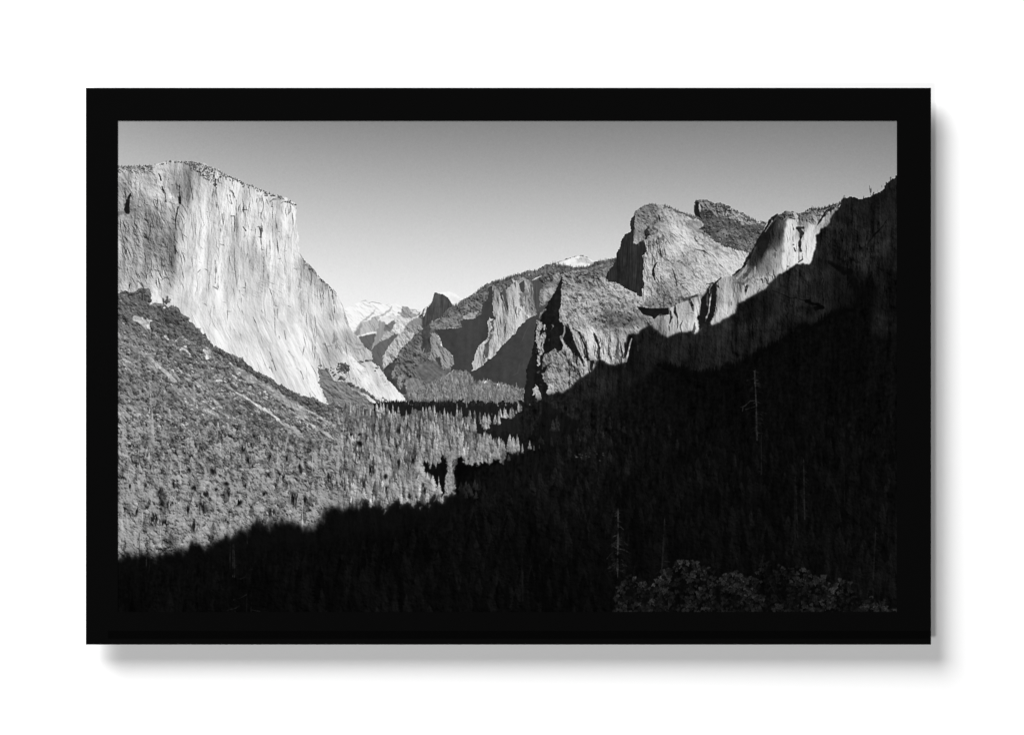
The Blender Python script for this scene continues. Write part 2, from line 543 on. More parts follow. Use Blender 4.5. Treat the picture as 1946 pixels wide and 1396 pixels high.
put(poly(q([(310, 398), (370, 400), (352, 436), (330, 446), (300, 430)]), JW, .6), 224 + EI * 18)
put(poly(q([(250, 604), (250, 550), (290, 500), (322, 450), (352, 436), (402, 438), (412, 472), (352, 530), (332, 572), (262, 614)]), JW, .5), 182 + ED * 15 + EI * 16)
put(poly(q([(352, 408), (440, 408), (446, 430), (430, 472), (405, 472), (395, 440), (350, 436)]), JW, .6), 138 + EI * 22)
# forested ridge going down left of the dark wall
put(poly(z(730, 540, 9.97, [(600, 940), (640, 900), (740, 880), (860, 740), (960, 680), (1000, 900), (1100, 1160), (1320, 1396), (1330, 1500), (1270, 1700), (1400, 2000),
                            (1300, 2250), (430, 2250), (330, 2060), (220, 1700), (0, 1590), (60, 1540), (250, 1390), (330, 1180), (480, 1050)]), JW, .3),
    106 + EB * 19 - 30 * SPK + 12 * R8)
put(poly(z(730, 540, 9.97, [(880, 900), (940, 900), (1040, 1000), (1110, 1170), (1240, 1280), (1310, 1396), (1325, 1480), (1270, 1570), (1100, 1590), (1040, 1560), (980, 1480),
                            (940, 1450), (820, 1440), (860, 1250), (850, 1100)]), JW, .5), 140 + ED * 20 + EI * 8)
put(poly(z(730, 540, 9.97, [(700, 960), (760, 820), (850, 760), (890, 780), (870, 1000), (890, 1100), (850, 1250), (800, 1300), (720, 1290), (660, 1190), (720, 1060)]), JW, .5),
    76 + R3 * 7)
put(poly(z(730, 660, 9.97, [(960, 180), (1040, 170), (1060, 300), (1100, 380), (1050, 380), (990, 310)]), JW, .5), 72 + R3 * 5)
strokes(730, 540, 9.97, [([(1030, 1180), (1070, 1280), (1120, 1360)], 3.5, 1.5, 70, .9), ([(750, 1220), (725, 1300)], 1.2, .8, 210, .9), ([(905, 690), (900, 760)], 1.2, .8, 185, .7),
                         ([(860, 1200), (810, 1330)], 1.5, 2, 120, .6)])
# talus fan and gully shadows (lower left of ridge)
put(poly(z(730, 660, 9.97, [(0, 390), (60, 350), (240, 200), (180, 420), (150, 600), (260, 580), (230, 760), (340, 740), (390, 610), (380, 760), (400, 860), (360, 870), (230, 790),
                            (60, 640), (0, 540)]), JW, .5), 68 + R3 * 4)
put(poly(z(730, 660, 9.97, [(140, 420), (190, 420), (190, 540), (150, 630)]), JW, .5), 140)
put(poly(z(730, 660, 9.97, [(240, 590), (340, 500), (380, 560), (300, 690), (260, 660)]), JW, .6), 140 + EI * 12)
put(poly(z(730, 660, 9.97, [(700, 270), (980, 280), (1050, 380), (1150, 430), (1260, 420), (1240, 470), (1030, 640), (960, 680), (800, 690), (620, 480), (560, 400)]), JW, 1.0), 104 + T1 * 7 + R3 * 7)
put(poly(z(730, 660, 9.97, [(400, 620), (560, 580), (740, 640), (760, 660), (700, 740), (610, 780), (500, 850), (420, 860)]), JW, .8), 138 + L1 * 9 + R3 * 8)
put(poly(z(730, 660, 9.97, [(380, 870), (600, 790), (700, 740), (900, 700), (1050, 650), (1250, 480), (1340, 420), (1600, 480), (1700, 650), (1720, 1040), (440, 1040)]), JW, .5),
    116 + TR * 14 + R3 * 7)
strokes(730, 660, 9.97, [([(1240, 480), (1140, 560), (1030, 640)], 1.6, 2.6, 172, .9), ([(760, 660), (690, 740), (600, 785)], 1.4, .7, 178, .7), ([(415, 750), (400, 830)], 1.6, 1.4, 190, .9),
                         ([(930, 700), (1000, 720)], 2.5, 2, 75, .7), ([(1040, 730), (1090, 750)], 3, 1.5, 75, .6), ([(980, 800), (1030, 800), (1060, 830)], 3, 2, 195, .7)])
for _ in range(0):
    x = rng.uniform(735, 862); y = rng.uniform(628, 700)
    bush(x, y, rng.uniform(1.5, 4), rng.uniform(1.5, 3), rng.choice([60, 75, 150, 165]), 1) if C[int(y) - PY, int(x) - PX] < 150 else None

# --------------------------------------------------------------- right-hand forested ridge
ridge = [(824, 614), (845, 594), (860, 581), (875, 574), (888, 565), (903, 553.8), (914, 546), (929, 537.7), (940, 533), (957, 529), (975, 521.6), (990, 519), (1001, 514), (1019, 513),
         (1036, 505.5), (1050, 500), (1063, 497), (1081, 491), (1099, 486), (1112, 488), (1129, 497), (1142, 495), (1157, 493), (1170, 490), (1240, 500), (1240, 640), (990, 760), (890, 690),
         (877, 621), (870, 623), (824, 626)]
put(poly(ridge, JW, .3), 110 + EB * 22 - 34 * SPK + R8 * 6)
# the lighter bank under the trees, left
put(poly(z(730, 540, 9.97, [(860, 740), (960, 690), (1200, 660), (1330, 600), (1695, 560), (1720, 640), (1540, 680), (1430, 690), (1460, 810), (1400, 830), (1180, 850), (950, 870),
                            (900, 850)]), JW, .7), 128 + EB * 15 - 30 * SPK)
put(poly(z(880, 470, 9.305, [(0, 1170), (160, 1170), (300, 1160), (200, 1260), (0, 1290)]), JW, .7), 160 + EI * 16)
# snow peak
put(poly([(1046, 505), (1063, 497), (1081, 491), (1099, 486), (1112, 488), (1129, 497), (1126, 502), (1114, 506.5), (1092, 508), (1076, 504), (1060, 505), (1052, 506)], None, .5),
    244 + R3 * 7)
put(poly([(1092, 492), (1108, 488), (1118, 491), (1130, 498), (1120, 502), (1108, 498), (1098, 497)], JW, .8) * .8, 196 + EI * 14)
put(poly(z(880, 470, 9.305, [(1120, 480), (1220, 450), (1330, 450), (1290, 475), (1160, 495)]), None, .5), 236)
put(poly(z(880, 470, 9.305, [(1200, 585), (1290, 530), (1380, 500), (1360, 520), (1260, 570)]), None, .5), 220)
skyl = [(830, 608), (845, 592), (860, 580), (875, 573), (888, 565), (903, 553.8), (914, 546), (929, 537.7), (940, 533), (957, 529), (975, 521.6), (990, 519), (1001, 514), (1019, 513),
        (1036, 505.5), (1050, 500)]
treeline([(p[0], p[1] + 8) for p in skyl], 2.6, 9, 3.2, 92)
treeline([(p[0], p[1] + 3) for p in skyl], 2.4, 8, 3.0, 84)
treeline([(1050, 502), (1076, 507), (1092, 511), (1114, 510), (1126, 503), (1142, 498), (1157, 496), (1170, 493)], 2.1, 9, 3.2, 78)
treeline([(1010, 520), (1076, 512), (1092, 516), (1114, 516), (1126, 512), (1142, 508), (1160, 504)], 2.2, 8, 3.2, 88)
treeline([(870, 606), (930, 560), (1000, 530)], 3.2, 8, 3.2, 84)
strokes(880, 470, 9.305, [([(1600, 300), (1700, 255), (1840, 205)], .8, .8, 120, .5)])

# big shaded wall
put(poly([(824, 626), (850, 624), (870, 623), (877, 621), (873.5, 609), (884, 607), (900, 605), (914, 598), (916, 577), (926, 566), (928, 545), (934, 542), (937, 560), (1000, 590), (1017, 592),
          (1030, 590), (1060, 560), (1060, 770), (990, 762), (996, 739), (985, 738), (965, 730), (938, 728), (925, 722), (902, 727), (889, 720), (888, 707), (865, 702), (857, 705),
          (857, 697), (863, 689), (860, 677), (850, 665), (840, 655), (835, 640)], (J1 * .6, J2 * .6), .4),
    66 + R3 * 1.5 + V9 * 2.5 + V4 * 1 + 6 * sst(960, 1010, XX))
strokes(880, 610, 8.21, [([(1060, 0), (980, 140), (930, 260), (890, 370)], 1, 1, 88, .5), ([(880, 650), (850, 800), (740, 860), (640, 950)], 1, 1, 82, .5),
                         ([(570, 560), (600, 640), (700, 650), (850, 640)], .8, .8, 78, .4), ([(990, 300), (960, 450), (930, 700)], .8, .8, 78, .4),
                         ([(1010, 640), (985, 800), (955, 1060)], .8, .8, 74, .5)])
# right of mid cliff: dark side
# lit cliff
cliff = z(880, 470, 9.305, [(510, 690), (530, 670), (600, 720), (640, 790), (700, 760), (760, 740), (800, 700), (870, 640), (880, 560), (940, 600), (960, 640), (1080, 560), (1150, 560), (1210, 640),
                            (1240, 720), (1240, 900), (1260, 1040), (1290, 1180), (1170, 1240), (1060, 1340)]) + \
    z(880, 610, 8.21, [(960, 20), (850, 90), (800, 200), (700, 290), (600, 400), (500, 510), (390, 610), (320, 670), (180, 750), (120, 770), (140, 640), (170, 520), (250, 360), (380, 250), (385, 0), (400, -60),
                       (470, 0)])
cmask = poly(cliff)
put(poly(cliff, (JA * .9 + J1 * .3, JB * .9 + J2 * .3), .3), 164 + 26 * sst(560, 600, YY) + EV * 12 + EV2 * 18 + EI * 7 - 22 * sst(.1, 1.3, STN0) - 38 * cracks(K1, .17, STN0))
crackle(117, 900, 1018, 535, 705, (8, 40), -5, 6, (1.0, 2.6), (.15, .5), 10, cmask)
put(poly(z(880, 610, 8.21, [(415, 0), (470, -30), (460, 130), (440, 250), (400, 290), (390, 500), (360, 600), (300, 520), (330, 400), (360, 300), (400, 250), (440, 100)]), JW, .5) * .8, 74 + R3 * 8)
put(poly(z(880, 470, 9.305, [(640, 780), (700, 790), (760, 900), (790, 1000), (800, 1200), (740, 1080), (700, 960), (660, 900)]), None, .5), 68)
put(poly(z(880, 470, 9.305, [(690, 760), (760, 740), (760, 900), (740, 1000), (680, 860)]), JW, .5), 82)
put(poly(z(880, 470, 9.305, [(980, 640), (1075, 575), (1080, 760), (1060, 810), (1010, 760)]), None, .5), 72)
put(poly(z(880, 470, 9.305, [(1210, 590), (1330, 570), (1390, 640), (1400, 720), (1360, 900), (1340, 1060), (1310, 1180), (1270, 1060), (1240, 900), (1240, 700)]), None, .6), 76 + V1 * 4)
strokes(880, 470, 9.305, [([(520, 780), (530, 860), (545, 900)], 2.2, .8, 70, .9), ([(910, 620), (925, 710)], 2.8, .8, 80, .9), ([(1190, 680), (1205, 750)], 3.4, 1, 85, .9),
                          ([(540, 680), (560, 730)], 2, .8, 80, .8), ([(1150, 830), (1160, 1000), (1180, 1150)], 1.6, 1, 85, .8), ([(1020, 930), (1040, 1060)], 1.8, 1, 95, .8),
                          ([(940, 930), (1000, 1060), (1090, 1160), (1160, 1235)], 2.6, 2.2, 222, .9), ([(1090, 600), (1130, 700), (1150, 790)], 4.5, 2, 205, .8),
                          ([(1215, 700), (1235, 800)], 1.8, .8, 210, .8), ([(940, 620), (960, 760), (1000, 880)], 2.4, 2.4, 200, .7), ([(880, 680), (900, 800), (940, 880)], 2.6, 3, 198, .7),
                          ([(520, 690), (515, 720)], 1.8, 1, 225, .9), ([(690, 850), (720, 960), (760, 1080), (800, 1190)], 1.8, 1, 190, .7), ([(455, 1215), (445, 1390)], 1, 2, 175, .8),
                          ([(1100, 860), (1095, 950)], 1.4, .8, 95, .7), ([(860, 560), (900, 610)], 3.0, 1.6, 215, .7)])
put(poly(z(880, 470, 9.305, [(960, 640), (980, 560), (1040, 520), (1120, 545), (1090, 570), (1040, 590), (1000, 625)]), JW, .6), 150 + EI * 14)
put(poly(z(880, 470, 9.305, [(1010, 800), (1150, 790), (1160, 830), (1090, 850), (1070, 1000), (1030, 1050)]), JW, .7) * .7, 100 + EI * 12)
# broken ground between the cliff and the dark pyramid
put(poly(z(880, 470, 9.305, [(1360, 740), (1440, 700), (1560, 560), (1700, 500), (1690, 640), (1640, 760), (1560, 930), (1540, 980), (1420, 1030), (1340, 1020)]), JW, .6), 126 + EI * 20 - 30 * SPK)
put(poly(z(880, 470, 9.305, [(1420, 720), (1600, 700), (1620, 760), (1590, 840), (1500, 860), (1450, 980), (1400, 980)]), JW, .7) * .8, 176 + EI * 14)
put(poly(z(880, 470, 9.305, [(1300, 1180), (1340, 1060), (1540, 960), (1560, 1000), (1480, 1080), (1380, 1100)]), JW, .6), 78)
put(poly(z(880, 470, 9.305, [(1560, 480), (1620, 450), (1730, 440), (1740, 490), (1660, 540), (1580, 550)]), JW, .6), 150 + EI * 24)

# --------------------------------------------------------------- big rounded rock (upper right)
rock = z(1150, 370, 9.305, [(440, 640), (440, 500), (470, 380), (530, 290), (620, 230), (740, 180), (780, 155), (900, 180), (1050, 185), (1150, 220), (1300, 300), (1480, 350), (1580, 370),
                            (1900, 420), (2560, 1080)]) + [(1421, 506), (1396, 528), (1371, 536), (1346, 552), (1312, 575), (1276, 592), (1262, 597), (1232, 586), (1209, 582), (1150, 528)] + \
    z(1150, 370, 9.305, [(60, 1290), (150, 1250), (200, 1060), (230, 930), (300, 790), (320, 730), (430, 630)])
put(poly([(1236, 588), (1262, 584), (1300, 560), (1345, 536), (1395, 515), (1430, 490), (1430, 640), (1236, 640)], None, 1), 70 + EI * 14)
RB = field([(1210, 400, 120), (1235, 395, 115), (1265, 400, 165), (1215, 425, 140), (1240, 430, 120), (1262, 440, 160), (1290, 440, 205), (1300, 455, 212), (1310, 420, 175), (1235, 455, 145),
            (1260, 470, 175), (1280, 480, 205), (1240, 480, 180), (1235, 510, 190), (1232, 540, 180), (1225, 560, 195), (1260, 520, 185), (1290, 500, 150), (1310, 490, 165), (1330, 500, 195),
            (1350, 480, 190), (1380, 500, 200), (1400, 510, 198), (1340, 530, 190), (1300, 540, 178), (1320, 550, 200), (1280, 560, 150), (1260, 570, 118), (1240, 580, 110), (1290, 570, 108),
            (1330, 450, 185), (1360, 470, 175), (1340, 440, 150), (1262, 555, 130)])
put(poly(rock, (JA * .9 + J1 * .3, JB * .9 + J2 * .3), .3), RB + 8 + EI * 15 + ED * 8 - 55 * np.maximum(SPK, SPK2 * .7) * sst(205, 165, RB) + R8 * 4)
put(poly(z(1150, 370, 9.305, [(480, 340), (560, 270), (740, 180), (900, 180), (940, 250), (900, 290), (760, 300), (720, 380), (800, 500), (740, 560), (640, 520), (560, 500), (530, 420)]), JW, .8) * .6,
    112 + EB * 34 - 30 * SPK)
rmask = poly(rock)
crackle(74, 1220, 1262, 440, 570, (8, 36), -6, 12, (1.0, 2.4), (.15, .5), 8, rmask)
crackle(124, 1240, 1420, 410, 575, (6, 26), -48, 12, (.8, 1.8), (.1, .4), 6, rmask)
# its shaded side
put(poly(z(1150, 370, 9.305, [(440, 640), (440, 500), (470, 390), (515, 340), (530, 450), (520, 560), (530, 660), (500, 760), (500, 850), (560, 870), (640, 810), (690, 790), (715, 880), (712, 960),
                              (690, 1050), (660, 1080), (672, 1200), (655, 1396), (665, 1500), (690, 1600), (650, 1700), (640, 1830)]) +
         z(1060, 470, 9.305, [(1480, 890), (1350, 810), (1250, 770), (1080, 680), (930, 620), (840, 540), (860, 440), (900, 350), (960, 330), (1000, 280), (1040, 100), (1085, 0)]) +
         z(1150, 370, 9.305, [(300, 790), (320, 730), (430, 630)]), (JA * .9 + J1 * .3, JB * .9 + J2 * .3), .4),
    41 + V1 * 4 + V4 * 4 + R3 * 2)
put(poly(z(1150, 370, 9.305, [(680, 600), (740, 580), (780, 660), (770, 730), (730, 760), (700, 800), (670, 720)]), JW, .5), 46 + EI * 14)
strokes(1150, 370, 9.305, [([(520, 700), (500, 790), (498, 860)], .9, 1.2, 150, .8), ([(600, 700), (590, 800), (575, 860)], 1.2, 1, 135, .7), ([(630, 680), (640, 760), (640, 820)], 1.4, 1, 150, .8),
                           ([(555, 560), (560, 680), (575, 760)], 3.5, 2, 120, .6), ([(690, 800), (715, 900), (730, 1020)], 1.6, 1.8, 205, .85),
                           ([(1000, 905), (970, 960), (965, 1040), (995, 1100)], 1.2, 2.6, 35, .9), ([(915, 1190), (870, 1240), (845, 1320), (845, 1400)], 1.2, 5, 28, .95),
                           ([(845, 1400), (850, 1440), (870, 1500)], 5, 2.4, 28, .95), ([(870, 1500), (950, 1640), (980, 1700)], 2, 1, 60, .8),
                           ([(1100, 1260), (1170, 1300), (1210, 1380)], 1, 1.6, 50, .8), ([(1210, 1380), (1235, 1480), (1250, 1560), (1270, 1600)], 1.5, 3.4, 50, .8),
                           ([(940, 370), (955, 430), (960, 470)], 2.6, 1.5, 30, .85), ([(870, 380), (910, 420), (920, 490)], 3.5, 2, 70, .7), ([(905, 720), (930, 800)], 1.5, .8, 70, .8),
                           ([(1570, 760), (1610, 830)], 2.4, 1, 50, .85), ([(1590, 960), (1650, 985), (1740, 990), (1860, 1080)], 1.4, .9, 60, .75),
                           ([(870, 560), (980, 620), (1010, 660)], 4, 1.5, 200, .6), ([(700, 420), (830, 560), (900, 700)], 1.2, 1, 90, .5),
                           ([(1380, 420), (1480, 480), (1540, 620), (1660, 760), (1860, 880)], 1.2, 1.4, 130, .5), ([(1200, 270), (1400, 340), (1560, 420)], 2.6, 2, 70, .7)])
strokes(1240, 500, 9.305, [([(40, 220), (110, 340), (130, 370)], 1.8, 1, 50, .8), ([(130, 240), (210, 370)], 1.6, .8, 55, .8), ([(0, 400), (40, 480)], 2, 1, 50, .8),
                           ([(300, 60), (350, 110), (370, 180), (400, 290), (420, 400)], 1, 3.6, 48, .85), ([(480, 420), (490, 370), (560, 355)], 3, 1, 70, .7),
                           ([(60, 220), (170, 380)], 2.6, 2.6, 215, .6), ([(310, 430), (440, 540)], 1.4, .8, 60, .6), ([(290, 200), (330, 300), (370, 360)], 2.6, 1.2, 120, .6),
                           ([(1180, 120), (1290, 190)], 1.2, .8, 120, .6), ([(860, 330), (930, 430)], 5, 3, 220, .5)])
for _ in range(120):
    x = rng.uniform(1255, 1350); y = rng.uniform(480, 560)
    stroke([(x, y), (x + rng.uniform(-1, 3), y + rng.uniform(1, 4))], 1.6, .8, 100, .55)
treeline([(1206, 404), (1216, 396), (1234, 388), (1247, 390)], 2.5, 4, 3, 90)
treeline([(1262, 391), (1274, 395), (1290, 403), (1309, 409), (1325, 414), (1340, 420)], 2.4, 6, 3, 88)
# back ridge with knob
knob = z(1310, 370, 9.305, [(90, 350), (85, 240), (110, 110), (150, 95), (320, 100), (400, 150), (560, 170), (680, 200), (720, 250), (850, 290), (950, 330), (1100, 420), (1190, 470), (1380, 490),
                            (1300, 680), (1100, 1050), (880, 1000), (700, 940), (450, 850), (240, 650), (180, 590), (240, 560), (240, 460), (180, 420)])
pm0 = poly(knob)
put(poly(knob, JW, .3), 86 + EB * 15 - 22 * SPK)
put(poly(z(1310, 370, 9.305, [(160, 100), (320, 105), (420, 160), (560, 190), (590, 330), (560, 400), (420, 350), (400, 300), (220, 290), (180, 330)]), JW, .5), 116 + EI * 28)
put(poly(z(1310, 370, 9.305, [(590, 200), (700, 250), (880, 310), (1100, 430), (1190, 480), (1340, 500), (1350, 550), (1130, 520), (860, 510), (700, 420), (580, 390)]), JW, .6), 146 + EB * 24 - 50 * SPK)
put(poly(z(1310, 370, 9.305, [(85, 350), (85, 230), (110, 110), (160, 100), (150, 200), (165, 300), (190, 380), (230, 450), (180, 410)]), None, .4), 32)
put(poly(z(1310, 370, 9.305, [(190, 310), (240, 270), (380, 300), (430, 340), (380, 400), (240, 420)]), JW, .7) * .8, 55 + EI * 14)
put(poly(z(1310, 370, 9.305, [(470, 700), (560, 590), (780, 580), (900, 660), (930, 720), (830, 760), (700, 690), (600, 760), (520, 760)]), JW, .7) * .7, 126 + EI * 24)
put(poly(z(1310, 370, 9.305, [(800, 800), (1000, 780), (1180, 760), (1150, 900), (1100, 1030), (900, 1000), (820, 920)]), JW, .7) * .7, 124 + EI * 30)
put(poly(z(1310, 370, 9.305, [(-20, 430), (230, 450), (200, 580), (240, 660), (200, 690), (-20, 600)]), JW, .7) * .6, 150 + T1 * 18)
for _ in range(420):
    x = rng.uniform(1335, 1458); y = rng.uniform(390, 485)
    if pm0[int(y) - PY, int(x) - PX] > .5:
        bush(x, y, rng.uniform(1, 2.6), rng.uniform(.9, 2), rng.uniform(48, 118), 1)
strokes(1310, 370, 9.305, [([(600, 210), (640, 260), (620, 350)], 3.4, 3.4, 40, .8), ([(180, 180), (215, 220), (215, 270)], 2.6, 1.4, 45, .9), ([(170, 170), (185, 290)], 2, 3, 205, .85),
                           ([(790, 590), (800, 650), (850, 700)], 2.5, 4, 55, .7), ([(700, 400), (830, 380), (900, 340)], 3, 3, 205, .6), ([(180, 600), (240, 600)], 3.6, 2, 45, .8),
                           ([(1250, 470), (1370, 490)], 2.4, 1.4, 70, .7), ([(170, 760), (300, 880)], 1, 1.2, 70, .6), ([(80, 760), (120, 820)], 2.4, 1, 45, .8),
                           ([(100, 960), (240, 990), (380, 1090)], 1.4, 1, 60, .7), ([(980, 850), (1060, 860)], 1.6, 1, 170, .6)])
treeline([(1322, 382), (1344, 383), (1353, 388), (1370, 391), (1383, 394), (1400, 403), (1425, 415), (1437, 421)], 3.2, 5, 3.4, 80)

# --------------------------------------------------------------- pyramid group in the middle
pyr = z(880, 470, 9.305, [(1740, 480), (1660, 720), (1560, 900), (1420, 1110), (1380, 1250), (1340, 1396)]) + \
    z(880, 610, 8.21, [(1130, 20), (1120, 100), (1090, 350), (1060, 540), (1000, 680), (980, 900), (940, 1170), (920, 1260), (1000, 1300)]) + \
    [(1100, 800), (1260, 800), (1262, 640), (1240, 607), (1240, 587)] + z(1060, 470, 9.305, [(1600, 1070), (1480, 960), (1440, 900), (1300, 780), (1120, 680), (930, 600), (880, 580), (780, 500), (560, 420), (400, 380), (70, 440)])
PB = field([(1080, 530, 130), (1110, 530, 120), (1130, 520, 125), (1160, 545, 170), (1190, 560, 175), (1220, 580, 178), (1080, 560, 150), (1100, 580, 165), (1130, 580, 160), (1160, 590, 140),
            (1130, 600, 150), (1160, 605, 105), (1180, 610, 110), (1210, 610, 150), (1210, 595, 130), (1160, 620, 120), (1080, 610, 165), (1100, 630, 175), (1130, 640, 190), (1150, 660, 195),
            (1170, 650, 185), (1110, 660, 165), (1080, 680, 150), (1100, 700, 165), (1065, 720, 170), (1060, 700, 150), (1030, 700, 110), (1190, 625, 155)])
put(poly(pyr, (JA * .9 + J1 * .3, JB * .9 + J2 * .3), .3), PB + 8 + (ED * 14 + EV2 * 16) * sst(600, 640, YY) + EI * 14 + EB * 15 * sst(650, 600, YY) - 60 * np.maximum(SPK, SPK2 * .8) * sst(645, 600, YY) + R8 * 5)
put(poly(z(1060, 470, 9.305, [(800, 1080), (960, 1100), (1080, 1200), (1240, 1230), (1500, 1200), (1560, 1260), (1500, 1396), (900, 1396), (850, 1250)]), JW, 1.2) * .55, 92 + B1 * 18)
lo = poly([(1068, 615), (1100, 615), (1150, 630), (1190, 640), (1190, 690), (1130, 705), (1090, 735), (1060, 750), (1035, 700), (1050, 660)], JW, 4)
put(lo, C - 52 * cracks(K1, .30, -STN0) - 12 * sst(.2, 1.2, STN0) + 10 * EV2)
put(poly(z(640, 470, 3.892, [(1490, 780), (1560, 750), (1690, 760), (1770, 850), (1860, 900), (1720, 1010), (1600, 1090), (1540, 1040), (1500, 940)]), JW, 3) * .9, C * .74 + EB * 16 - 34 * SPK2 + EI * 10)
for _ in range(0):
    x = rng.uniform(1070, 1210); y = rng.uniform(520, 620)
    if y > 520 + (x - 1130) * .45:
        bush(x, y, rng.uniform(1, 2.6), rng.uniform(1, 2.2), rng.uniform(60, 100), 1)
pm_ = poly(pyr)
crackle(105, 1070, 1190, 625, 705, (10, 44), -8, 9, (1.2, 3.2), (.25, .7), 12, pm_)
crackle(55, 1030, 1110, 640, 745, (8, 30), -30, 12, (1.2, 2.8), (.2, .6), 8, pm_)
crackle(105, 1070, 1230, 525, 620, (4, 14), -35, 16, (1.0, 2.2), (.2, .5), 8, pm_)
# cliff ribs below: dark gullies and bright ribs
for pts, w0, w1, v, a in [
    ([(110, 90), (170, 130), (220, 260), (250, 380), (320, 520), (370, 600), (400, 700)], 3, 7, 26, .95),
    ([(230, 110), (330, 180), (380, 300), (440, 420), (450, 560), (520, 640), (510, 740)], 2, 6, 28, .95),
    ([(560, 190), (600, 300), (640, 420), (640, 560)], 2.5, 6, 34, .92),
    ([(110, 110), (130, 250), (180, 400), (230, 450)], 8, 9, 24, .95), ([(90, 250), (80, 350), (140, 430)], 4, 2, 24, .8),
    ([(370, 210), (430, 330), (460, 460)], 4, 1.4, 60, .7), ([(940, 290), (920, 420), (930, 560)], 3, 6, 90, .7), ([(1040, 330), (1050, 480), (1020, 560)], 3, 5, 26, .9),
    ([(470, 600), (530, 620)], 2, 2.5, 26, .9), ([(820, 540), (870, 550)], 1.6, 1.2, 40, .8), ([(790, 350), (790, 480)], 1.2, 1.8, 70, .7), ([(700, 340), (710, 420), (690, 560)], 1.2, 1, 90, .6),
    ([(0, 480), (60, 560), (100, 640)], 3, 2, 40, .7), ([(100, 480), (150, 600), (230, 760)], 2, 2, 70, .6), ([(150, 60), (170, 110)], 4, 2, 28, .8),
    ([(210, 150), (290, 200), (350, 320), (370, 420), (400, 540)], 1.6, 2, 190, .8), ([(60, 250), (90, 350), (180, 440), (210, 520)], 4, 3, 190, .8), ([(95, 90), (100, 160), (70, 240)], 1.6, 1.6, 170, .8),
    ([(400, 180), (470, 250), (520, 380), (520, 560)], 7, 8, 205, .75), ([(380, 560), (430, 640), (440, 730)], 3, 3, 205, .8), ([(190, 560), (230, 650), (300, 720)], 4, 4, 195, .7),
    ([(690, 230), (740, 350), (740, 560), (800, 650)], 7, 6, 205, .65), ([(830, 200), (870, 300), (860, 420), (850, 520)], 10, 8, 215, .6), ([(860, 570), (860, 650)], 4, 4, 230, .7),
    ([(570, 560), (600, 640), (560, 720)], 4, 4, 195, .6), ([(470, 640), (480, 740)], 4, 3, 190, .7), ([(1000, 260), (1050, 260), (1035, 330)], 2, 1.4, 215, .8), ([(1015, 400), (1020, 560)], 1.4, 1.6, 190, .7),
    ([(0, 840), (60, 900), (0, 950)], 5, 4, 200, .5), ([(50, 890), (60, 900)], 3, 2, 50, .7), ([(200, 860), (260, 820)], 4, 6, 195, .5),
]:
    stroke(z(1060, 610, 8.21, pts), w0, w1, v, a)
put(poly(z(1060, 610, 8.21, [(-20, -60), (60, 20), (110, 90), (150, 110), (215, 190), (225, 330), (310, 480), (290, 560), (190, 440), (120, 370), (90, 320), (50, 240), (0, 330), (-80, 330), (-80, -60)]), JW, .6), 25 + R3 * 3)
strokes(1060, 610, 8.21, [([(95, 90), (100, 160), (70, 240)], 1.4, 1.6, 165, .85), ([(45, 235), (75, 350), (130, 430), (200, 520)], 3.4, 3, 185, .8), ([(200, 150), (290, 200), (350, 320), (370, 420)], 1.4, 2, 175, .8)])
# left dark mass with bright flakes
put(poly(z(880, 470, 9.305, [(1740, 490), (1748, 560), (1735, 700), (1720, 1000), (1700, 1300), (1700, 1500)]) + z(880, 610, 8.21, [(1560, 180), (1540, 250), (1540, 400), (1500, 470), (1420, 440), (1330, 470), (1260, 560), (1240, 640),
         (1260, 700), (1330, 680), (1300, 740), (1230, 830), (1230, 900), (1300, 980), (1330, 1080), (1340, 1160), (1300, 1250), (1000, 1300), (925, 1250), (940, 1170), (980, 900), (1000, 680), (1060, 540), (1090, 350), (1120, 100),
         (1130, 20)]) + z(880, 470, 9.305, [(1380, 1250), (1420, 1110), (1560, 900), (1660, 720)]), (JA * .9 + J1 * .3, JB * .9 + J2 * .3), .4), 25 + R3 * 3 + V4 * 3)
put(poly(z(880, 610, 8.21, [(1060, 540), (1110, 420), (1120, 700), (1090, 1000), (1010, 1260), (930, 1250), (980, 900), (1000, 680)]), None, 1) * .6, 34)
flk = fnoise(40, 2, 5, 1.4, 8)
fm = poly(z(880, 610, 8.21, [(1140, 0), (1230, 20), (1280, 80), (1290, 200), (1250, 330), (1260, 450), (1220, 560), (1230, 660), (1180, 700), (1150, 620), (1150, 480), (1180, 420), (1120, 320), (1150, 180)]), JW, .4)
put(fm * sst(-.5, .1, flk), 150 + EI * 34)
fm = poly(z(880, 610, 8.21, [(1240, 560), (1320, 470), (1420, 450), (1510, 490), (1580, 580), (1640, 700), (1660, 900), (1600, 1010), (1560, 1120), (1400, 1010), (1300, 980), (1230, 880), (1240, 810), (1330, 740), (1340, 660), (1240, 700)]), JW, .4)
put(fm * (.45 + .55 * sst(-.4, .3, flk)), 142 + EI * 24 + L1 * 14)
fm = poly(z(880, 610, 8.21, [(1130, 990), (1180, 1030), (1200, 1180), (1150, 1260), (1120, 1300), (1090, 1200), (1085, 1050)]), JW, .4)
put(fm * sst(-.9, -.3, flk), 178 + EI * 20)
fm = poly(z(880, 610, 8.21, [(1330, 990), (1400, 1000), (1410, 1120), (1350, 1160), (1300, 1100)]), JW, .5)
put(fm, 190 + EI * 18)
